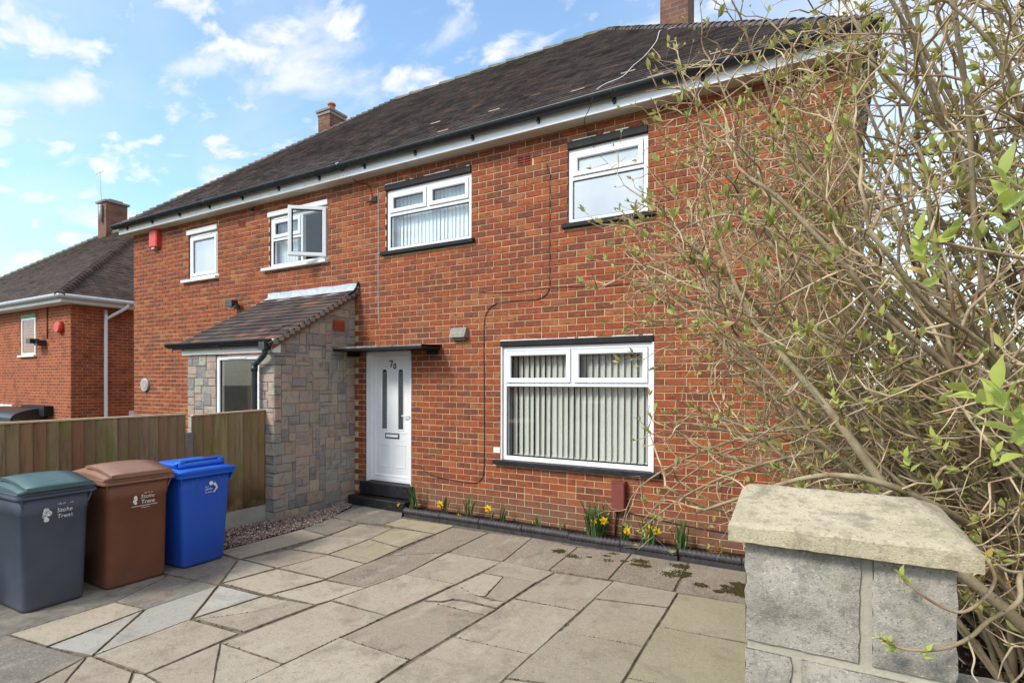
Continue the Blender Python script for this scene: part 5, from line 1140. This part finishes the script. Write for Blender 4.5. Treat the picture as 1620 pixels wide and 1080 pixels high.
# ------------------------------------------------------------------ lilac
lil = empty('lilac_bush', (0, 0, 0), label='huge sprawling lilac of bare stems and opening buds filling the right side', cat='shrub')
rl = random.Random(2024); TW = MB(); LV = MB(); TWf = 0
def G(s_): return rl.gauss(0, s_)
def ok(p):
    if p.x < 3.98 and p.y > -.10: return False
    if (p - CAM).length < 1.12: return False
    if p.x < 3.9 and p.y < -4.25: return False
    if p.x < 3.55 and p.z < (.80 if p.y < -2.2 else .45): return False
    return p.z > .25
def bud(p, d, sc, mb=None):
    """a few half-open leaves round the axis d"""
    mb = mb or LV; q = d.orthogonal().normalized(); w_ = d.cross(q); k = rl.choice((3, 4, 4, 5)); a0 = rl.uniform(0, 6.28)
    for i in range(k):
        a = a0 + 6.283*i/k + G(.25); out = q*math.cos(a) + w_*math.sin(a); op = rl.uniform(.15, .62); ax = (d*math.cos(op) + out*math.sin(op)).normalized(); s_ = ax.cross(out).normalized(); L_ = sc*rl.uniform(.6, 1.15); h = L_*.18; nn = s_.cross(ax)
        b = p; tip = b + ax*L_ + nn*(L_*G(.05)); mid = b + ax*L_*.45 - nn*L_*.06
        mb.add([tuple(b), tuple(b + ax*L_*.38 + s_*h), tuple(b + ax*L_*.72 + s_*h*.7), tuple(tip), tuple(b + ax*L_*.72 - s_*h*.7), tuple(b + ax*L_*.38 - s_*h), tuple(mid)], [(0,6,1), (1,6,3,2), (6,5,4,3), (0,5,6)], True)
def twig(p, d, L_, r, lev):
    step = .055 + .02*rl.random(); n = max(2, int(L_/step)); pts = [p.copy()]; d = d.normalized(); kids = []
    for i in range(n):
        t = i/n; d = (d + Vector((G(.22), G(.22), G(.20) + .03))).normalized()
        if rl.random() < .16: d = (d + Vector((G(.6), G(.6), G(.5)))).normalized()
        q = pts[-1] + d*step
        if not ok(q): break
        pts.append(q)
        if lev < 3 and rl.random() < (.40, .24, .08)[lev]: kids.append((q, d.copy(), t))
        elif rl.random() < .06: bud(q, (d + Vector((G(.6), G(.6), .4))).normalized(), .024)
    if len(pts) < 2: return
    k = len(pts); TW.tube(pts, [r*(1 - .6*i/(k-1)) for i in range(k)], 5 if r > .004 else 4, cap=False)
    if rl.random() < (.95, .78, .6, .4)[lev]: bud(pts[-1], (d + Vector((0, 0, .7))).normalized(), rl.choice((.026, .036, .048, .06)))
    for q, dd, t in kids:
        o_ = dd.orthogonal().normalized(); o_.rotate(Matrix.Rotation(rl.uniform(0, 6.28), 3, dd)); twig(q, dd*.75 + o_*.8, L_*rl.uniform(.28, .6)*(1 - .3*t), r*.68, lev + 1)
def stem(b, e, r0, r1, arch, ntw, tstart=.3, L1=(.25, .75)):
    c1_ = b + (e - b)*.35 + Vector((0, 0, arch)); c2_ = b + (e - b)*.72 + Vector((G(.08), G(.08), arch*.9)); n = 26; pts = []; ph = rl.uniform(0, 9)
    for i in range(n+1):
        t = i/n; p = b*(1-t)**3 + c1_*3*t*(1-t)**2 + c2_*3*t*t*(1-t) + e*t**3
        p += Vector((noise.noise(Vector((t*5, ph, 0))), noise.noise(Vector((t*5, ph, 5))), noise.noise(Vector((t*5, ph, 9)))))*.07*min(1, t*3)
        if (p - CAM).length < 1.45: return
        if i > 3 and not ok(p): break
        pts.append(p)
    k = len(pts)
    if k < 5: return
    MB().tube(pts, [r0 + (r1-r0)*(i/(k-1))**.8 for i in range(k)], 8, cap=True).build('stem', M['stem'], lil)
    for _ in range(ntw):
        t = rl.uniform(tstart, 1)**.85*(k-1); i = min(k-2, int(t)); p = pts[i].lerp(pts[i+1], t-i); d = (pts[i+1]-pts[i]).normalized(); o_ = d.orthogonal().normalized(); o_.rotate(Matrix.Rotation(rl.uniform(0, 6.28), 3, d))
        twig(p, d*rl.uniform(.3, .9) + o_, rl.uniform(*L1), rl.uniform(.0042, .0066), 0)
    twig(pts[-1], pts[-1]-pts[-2], rl.uniform(.3, .6), r1*.9, 0)
U_ = rl.uniform
BC = Vector((4.9, -2.5, 1.55))
def shell(az, el, k):
    """point on the outside of the rounded crown; azimuth 180 is towards -X, 270 towards the road"""
    a, e = rad(az), rad(el); return BC + Vector((2.62*math.cos(a)*math.cos(e), 1.95*math.sin(a)*math.cos(e), 2.9*math.sin(e)))*k
# stems fanning out to the side of the house and the drive
for i in range(98):
    b = Vector((U_(4.35, 5.7), U_(-3.3, -1.2), .27)); el_ = U_(-16, 62); e = shell(U_(125, 262), el_, U_(.66, .98)*(.86 if el_ < 14 else 1)); e.y = min(e.y, -.75)
    stem(b, e, U_(.011, .020), U_(.0055, .0075), U_(.0, .3), int(U_(7, 12)), .22, (.25, .75))
# stems rising towards the gutter and the sky
for i in range(46):
    b = Vector((U_(4.4, 6.2), U_(-3.2, -.9), .27)); e = shell(U_(0, 360), U_(35, 88), U_(.7, 1.08))
    if e.x < 3.9: e.y = min(e.y, -.75)
    stem(b, e, U_(.010, .024), U_(.004, .006), U_(-.05, .3), int(U_(9, 14)), .3, (.25, .7))
# close packed shoots low down at the right
for i in range(80):
    b = Vector((U_(4.5, 6.4), U_(-3.2, -.4), .27)); e = b + Vector((U_(-1.7, .1), U_(-.5, .5), U_(.9, 2.1)))
    stem(b, e, U_(.007, .016), U_(.003, .005), U_(0, .15), 4, .4, (.2, .5))
for e in ((2.95, -2.6, 3.72), (3.25, -2.2, 4.1), (3.55, -2.4, 4.2), (2.40, -2.3, 3.15), (2.6, -2.5, 2.45), (3.0, -2.9, 3.2), (3.9, -2.5, 4.3), (4.3, -2.0, 4.6)):
    stem(Vector((U_(4.6, 5.4), U_(-2.9, -2.0), .27)), Vector(e), .016, .005, .12, 15, .4, (.2, .6))
# low crooked branches over the pillar and down to the flower bed
def path_stem(pts, r0, r1, ntw=0, L1=(.15, .4), name='stem'):
    P = smooth(pts, 4); k = len(P); MB().tube(P, [r0 + (r1-r0)*i/(k-1) for i in range(k)], 8).build(name, M['stem'] if r0 > .006 else M['twig'], lil)
    for _ in range(ntw):
        i = rl.randrange(k//3, k-1); d = (P[i+1]-P[i]).normalized(); o_ = d.orthogonal().normalized(); o_.rotate(Matrix.Rotation(rl.uniform(0, 6.28), 3, d)); twig(P[i], d*.7 + o_*.8, rl.uniform(*L1), r1*.8, 1)
    return P
path_stem([(5.3,-1.6,.27), (4.9,-2.2,.75), (4.493,-2.736,.99), (4.129,-3.288,1.22), (3.934,-3.571,1.36), (3.774,-3.68,1.44), (3.623,-3.70,1.46), (3.484,-3.70,1.425), (3.332,-3.66,1.35), (3.10,-3.5,1.22)], .020, .006, 8)
path_stem([(5.2,-1.9,.27), (4.7,-2.6,1.0), (4.2,-3.0,1.35), (3.75,-3.1,1.50), (3.3,-3.0,1.38), (2.9,-2.8,1.15), (2.6,-2.7,.88)], .016, .004, 12, (.2, .5))
path_stem([(5.4,-1.7,.27), (4.8,-2.2,1.1), (4.1,-2.4,1.5), (3.5,-2.4,1.55), (2.9,-2.3,1.35), (2.45,-2.2,1.05), (2.3,-2.1,.75)], .016, .004, 13, (.2, .5))
path_stem([(5.5,-1.5,.27), (4.6,-2.0,1.2), (3.9,-2.1,1.55), (3.2,-2.0,1.40), (2.7,-1.9,1.10), (2.4,-1.9,.75)], .015, .004, 12, (.2, .5))
path_stem([(4.75,-3.05,.27), (4.45,-3.35,.62), (4.2,-3.5,.95), (3.9,-3.6,1.25), (3.6,-3.6,1.7), (3.3,-3.4,2.1), (3.15,-3.3,2.5), (3.05,-3.3,2.9)], .030, .003, 16, (.2, .5))
# the two twigs crossing in front of the pillar
path_stem([(4.6,-3.5,1.1), (4.128,-4.152,1.291), (4.009,-4.392,1.381), (3.936,-4.549,1.409), (3.921,-4.604,1.374), (3.861,-4.675,1.348), (3.823,-4.735,1.332), (3.777,-4.775,1.318), (3.725,-4.790,1.311), (3.689,-4.795,1.322)], .0068, .0022, 0)
path_stem([(4.091,-4.115,1.321), (3.964,-4.36,1.364), (3.907,-4.45,1.408), (3.895,-4.56,1.398), (3.853,-4.68,1.390), (3.806,-4.77,1.388), (3.765,-4.785,1.402), (3.725,-4.79,1.432), (3.718,-4.79,1.444)], .0045, .0018, 0)
path_stem([(3.82,-4.737,1.331), (3.83,-4.74,1.30), (3.826,-4.745,1.275), (3.834,-4.75,1.262)], .002, .001, 0)
def big_leaf(p, ax, nrm, L_, w, fold=.35):
    s_ = ax.cross(nrm).normalized(); nrm = s_.cross(ax).normalized(); n = 7; v = []; prof = (0, .62, .95, 1., .84, .55, .24, 0)
    for i in range(n+1):
        t = i/n; c = p + ax*L_*t - nrm*L_*.10*t*t*rl.uniform(.6, 1.4) + nrm*.0; h = w*prof[i]
        v += [tuple(c + s_*h + nrm*h*fold), tuple(c), tuple(c - s_*h + nrm*h*fold)]
    f = []
    for i in range(n): f += [(3*i, 3*i+1, 3*i+4, 3*i+3), (3*i+1, 3*i+2, 3*i+5, 3*i+4)]
    MB().add(v, f, True).build('leaf', M['bigleaf'], lil)
def cluster(p, ax, sc, k, spread=.8):
    p = Vector(p); ax = Vector(ax).normalized(); q = ax.orthogonal().normalized()
    for i in range(k):
        a = i*2.4 + G(.3); out = q.copy(); out.rotate(Matrix.Rotation(a, 3, ax)); op = spread*(.25 + .75*i/k)*1.3; d = (ax*math.cos(op) + out*math.sin(op)).normalized(); big_leaf(p - ax*.012*i*sc/.05, d, (ax - d*.4), sc*U_(.75, 1.1), sc*U_(.20, .27))
view = Vector((.25, -.9, .1))
cluster((3.845,-4.82,1.785), (-.3,-.35,.8), .060, 10, 1.0); cluster((3.895,-4.80,1.765), (.3,-.3,.7), .050, 6); cluster((3.800,-4.835,1.780), (-.8,-.2,.5), .045, 6)
path_stem([(4.3,-4.2,1.55), (4.05,-4.5,1.70), (3.95,-4.7,1.735), (3.86,-4.81,1.775)], .005, .003)
cluster((3.757,-4.646,2.080), (-.2,-.35,.8), .054, 9, .95); cluster((3.80,-4.64,2.085), (.6,-.2,.5), .042, 5); path_stem([(4.4,-3.9,2.05), (4.1,-4.25,2.06), (3.92,-4.5,2.06), (3.77,-4.64,2.078)], .006, .003)
cluster((3.876,-4.692,2.170), (-.1,-.35,.8), .056, 9, .95); cluster((3.93,-4.64,2.16), (.5,-.2,.6), .046, 5); path_stem([(4.5,-4.0,2.0), (4.2,-4.3,2.08), (4.0,-4.55,2.12), (3.88,-4.68,2.165)], .005, .003)

for p, ax, sc in (((3.838,-4.257,1.655), (-.4,-.2,.6), .034), ((3.78,-4.25,1.60), (-.2,-.3,.8), .036), ((3.97,-4.20,1.62), (.1,-.3,.8), .034), ((3.689,-4.797,1.322), (-.6,-.3,.35), .022), ((3.700,-4.797,1.322), (-.1,-.3,.9), .020), ((3.755,-4.79,1.316), (.2,-.4,.8), .017), ((3.718,-4.795,1.446), (-.2,-.4,.8), .022), ((3.907,-4.45,1.415), (0,-.3,.9), .022), ((3.74,-4.30,1.9), (-.3,-.2,.8), .035), ((3.62,-3.9,1.75), (-.3,-.2,.8), .04), ((3.5,-3.7,2.0), (-.2,-.3,.8), .04), ((3.3,-3.5,2.5), (-.2,-.3,.8), .045), ((3.6,-3.6,2.7), (0,-.3,.8), .045), ((3.9,-3.7,2.6), (.2,-.3,.8), .045), ((2.62,-2.7,.88), (-.5,-.3,.6), .05), ((2.32,-2.1,.76), (-.4,-.3,.7), .05)):
    cluster(p, ax, sc, 6, .8)
TW.build('twigs', M['twig'], lil, kind='stuff'); LV.build('leaf_buds', M['leaf'], lil, kind='stuff')

# ------------------------------------------------------------------ neighbouring house down the slope on the left
NX, NY, NZ = -12.76, .44, 3.74; nb = empty('neighbour_house', (0, 0, 0), label='smaller darker red brick house down the slope at the left edge', cat='house')
g = MB().add([(-23.8,NY,-1.3),(NX,NY,-1.3),(NX,NY,NZ+.1),(-23.8,NY,NZ+.1),(NX,8,-1.3),(NX,8,NZ+.1),(-23.8,8,-1.3),(-23.8,8,NZ+.1)], [(0,1,2,3),(1,4,5,2),(4,6,7,5),(6,0,3,7)]); nwall = g.build('wall', M['far_brick'], nb)
def simple_window(x0, x1, z0, z1, y, parent, head=None, mat='glass'):
    w = MB().ring(x0, x1, z0, z1, .06, y - .02, y + .03).build('window', M['upvc'], parent); MB().box(x0+.05, x1-.05, y-.004, y+.0, z0+.05, z1-.05).build('pane', M['glass'], w); MB().box(x0+.05, x1-.05, y+.004, y+.008, z0+.05, z1-.05).build('pane_backing', M['frosted'] if mat == 'frosted' else M['dark'], w)
    MB().box(x0-.14, x1+.02, y-.07, y+.02, z0-.05, z0-.002).build('window_sill', M['white_paint'], parent)
    if head: MB().box(x0-.02, x1+.02, y-.025, y+.02, z1+.002, z1+.10).build('window_head', head, parent)
simple_window(-15.60, -14.72, 2.50, 3.50, NY, nb, simple('green_window_head', (.10, .26, .11), .6), 'frosted')
simple_window(-19.0, -16.2, -.1, 1.03, NY, nb); MB().box(-19.1,-16.15,NY-.05,NY,1.04,1.14).build('window_head', M['white_paint'], nb)
g = MB().add([(-28,NY-.02,.0)]*0, []); 
g = MB(); n = 16
for i in range(n+1):
    a = math.pi*.5*i/n; g.v += [(-16.45, NY - .75*math.cos(a), .86 + .24*math.sin(a)), (-14.05, NY - .75*math.cos(a), .86 + .24*math.sin(a))]
g.f = [(2*i, 2*i+1, 2*i+3, 2*i+2) for i in range(n)]; g.sm = [True]*n
g.add([(-16.45, NY, .80)] + [(-16.45, NY - .75*math.cos(math.pi*.5*i/8), .86 + .24*math.sin(math.pi*.5*i/8)) for i in range(9)], [(0,9,8,7,6,5,4,3,2,1)]); g.add([(-14.05, NY, .80)] + [(-14.05, NY - .75*math.cos(math.pi*.5*i/8), .86 + .24*math.sin(math.pi*.5*i/8)) for i in range(9)], [(0,1,2,3,4,5,6,7,8,9)])
g.box(-16.45, -14.05, NY-.76, NY-.70, .78, .87); g.build('door_canopy', M['black_plastic'], nb); MB().box(-15.1, -13.72, NY-.20, NY-.005, .90, 1.16).build('canopy_box', M['black_gloss'], nb)
MB().box(-16.10, -16.0, NY-.72, NY-.64, -1.1, .80).build('canopy_post', M['upvc'], nb)
MB().tube([(-13.25, NY-.002, 3.16), (-13.25, NY-.12, 3.16)], [.16, .13], 18).build('alarm_box', M['red_plastic'], nb)
MB().box(-14.3, -14.1, NY-.2, NY-.01, 2.72, 2.86).box(-14.5, -14.25, NY-.3, NY-.1, 2.78, 2.9).build('security_light', M['black_plastic'], nb); MB().tube([(-14.02,NY-.02,3.7),(-14.02,NY-.02,2.9)], .014, 5).build('cable', M['black_cable'], nb)
e0 = .32; N0 = NZ + .12
MB().box(-24.1, NX + e0, NY - e0, NY - e0 + .02, NZ - .02, NZ + .12).box(NX + e0 - .02, NX + e0, NY - e0 + .021, 8.3, NZ - .02, NZ + .12).box(-24.1, NX + e0 - .021, NY - e0 + .021, NY, NZ-.02, NZ-.005).box(NX, NX+e0-.021, NY+.001, 8.3, NZ-.02, NZ-.005).build('fascia', M['white_paint'], nb)
MB().tube([(-24.15, NY - e0 - .06, NZ + .12), (NX + e0 + .06, NY - e0 - .06, NZ + .12), (NX + e0 + .06, NY - e0 - .06, NZ + .12), (NX + e0 + .06, 8.3, NZ + .12)], .06, 8).build('gutter', M['metal'], nb)
MB().tube(smooth([(NX + e0 + .05, 1.55, NZ + .10), (NX + e0 + .03, 1.52, NZ - .02), (NX + .09, 1.22, NZ - .30), (NX + .07, 1.18, NZ - .45), (NX + .07, 1.18, -1.2)], 3), .042, 10).build('downpipe', M['upvc'], nb)
MB().box(NX + .001, NX + .02, 1.75, 3.2, -.1, 1.0).build('window', M['upvc'], nb)
ra, rb = Vector((-24.15, NY - e0 - .05, N0)), Vector((NX + e0 + .05, NY - e0 - .05, N0)); ry = 4.25; rise = (ry - ra.y)*.80; hx = rb.x - (ry - ra.y)
g = MB().add([tuple(ra), tuple(rb), (rb.x, 2*ry - rb.y, N0), (-24.15, 2*ry - ra.y, N0), (-20.0, ry, N0 + rise), (hx, ry, N0 + rise)], [(0,1,5,4), (1,2,5), (2,3,4,5), (3,0,4), (0,3,2,1)]); nroof = g.build('roof', M['tile'], nb)
S3 = Vector((0, ry - ra.y, rise)).normalized(); L3 = math.hypot(ry - ra.y, rise)
for nm_, P_, U3, S_, lim_ in (('front', Vector((-24.15, ra.y, N0 + .01)), Vector((1,0,0)), S3, lambda s: (s*S3.y, rb.x + 24.15 - s*S3.y)), ('side', Vector((rb.x, rb.y, N0 + .01)), Vector((0,1,0)), Vector((-S3.y, 0, S3.z)), lambda s: (s*S3.y, 2*(ry - ra.y) - s*S3.y))):
    mb = MB()
    for v, f in tiles(P_, U3, S_, 0, L3, lim_, .10, .17, .014, .008): mb.add(v, f)
    mb.build('tiling', M['nb_tile'], nroof, kind='stuff')
g = MB(); a_ = Vector((rb.x, rb.y, N0)); b_ = Vector((hx, ry, N0 + rise)); kk = 42
for i in range(kk):
    q = bonnet(a_ + (b_-a_)*(i/kk), b_-a_, .10, (b_-a_).length/kk*1.2, None, ''); q.build('hip_tile', M['nb_tile'], nroof)
MB().tube([(-20.0, ry, N0 + rise), (hx, ry, N0 + rise)], .11, 10).build('ridge', M['ridge'], nroof)
for i in range(30):
    q = bonnet(Vector(ra) + (Vector((-20.0, ry, N0 + rise)) - Vector(ra))*(i/30), Vector((-20.0, ry, N0 + rise)) - Vector(ra), .10, .23, None, ''); q.build('hip_tile', M['ridge'], nroof)
c_ = MB().box(-19.65, -19.05, 4.0, 4.7, 6.6, 8.3).build('chimney', M['chim_brick'], nroof); MB().box(-19.71, -18.99, 3.94, 4.76, 8.301, 8.37).box(-19.55, -19.15, 4.15, 4.6, 8.372, 8.46).build('chimney_cap', M['mortar_grey'], c_)
MB().tube([(-19.3, 3.93, 7.6), (-19.3, 3.93, 8.2)], .06, 8).tube([(-19.15,3.9,8.2),(-19.15,3.85,9.4)], .008, 4).tube([(-19.4,3.85,9.3),(-18.9,3.85,9.3)], .008, 4).build('aerial', M['metal'], c_)

# ------------------------------------------------------------------ things seen far behind the lilac
def far_house(name, x, y, w, d, h, rz, label, z=-.2):
    t = empty(name, (x, y, z), label=label, cat='house'); t.rotation_euler = (0, 0, rz)
    MB().box(-w/2, w/2, -d/2, d/2, 0, h).build('wall', M['far_brick'], t); r_ = d*.40
    rf = MB().add([(-w/2-.3,-d/2-.3,h),(w/2+.3,-d/2-.3,h),(w/2+.3,d/2+.3,h),(-w/2-.3,d/2+.3,h),(-w/2+d*.42,0,h+r_),(w/2-d*.42,0,h+r_)], [(0,1,5,4),(2,3,4,5),(1,2,5),(3,0,4),(0,3,2,1)]).build('roof', M['tile'], t)
    for i in (-1, 1):
        for zz in (.9, 3.4): 
            if zz + 1.1 < h: simple_window(i*w*.28-.7, i*w*.28+.7, zz, zz+1.1, -d/2, t)
    MB().box(-.4, .4, -.3, .3, h + r_*.6, h + r_ + 1).build('chimney', M['chim_brick'], rf)
far_house('distant_house', 20, 27, 13, 8, 4.6, 0.15, 'red brick house with a dark roof far behind the lilac at the right')
far_house('opposite_house', -12, -27, 15, 8, 5.0, math.pi, 'brick house across the road, only mirrored in the window glass')
far_house('opposite_house', 10, -30, 15, 8, 5.0, math.pi, 'second brick house across the road, mirrored behind the blinds')
MB().tube([(9.2, 7.5, -.2), (9.2, 7.5, 9.5)], [.10, .07], 10).build('utility_pole', M['concrete_pale'], label='pale thin pole rising behind the lilac at the top right', cat='pole')
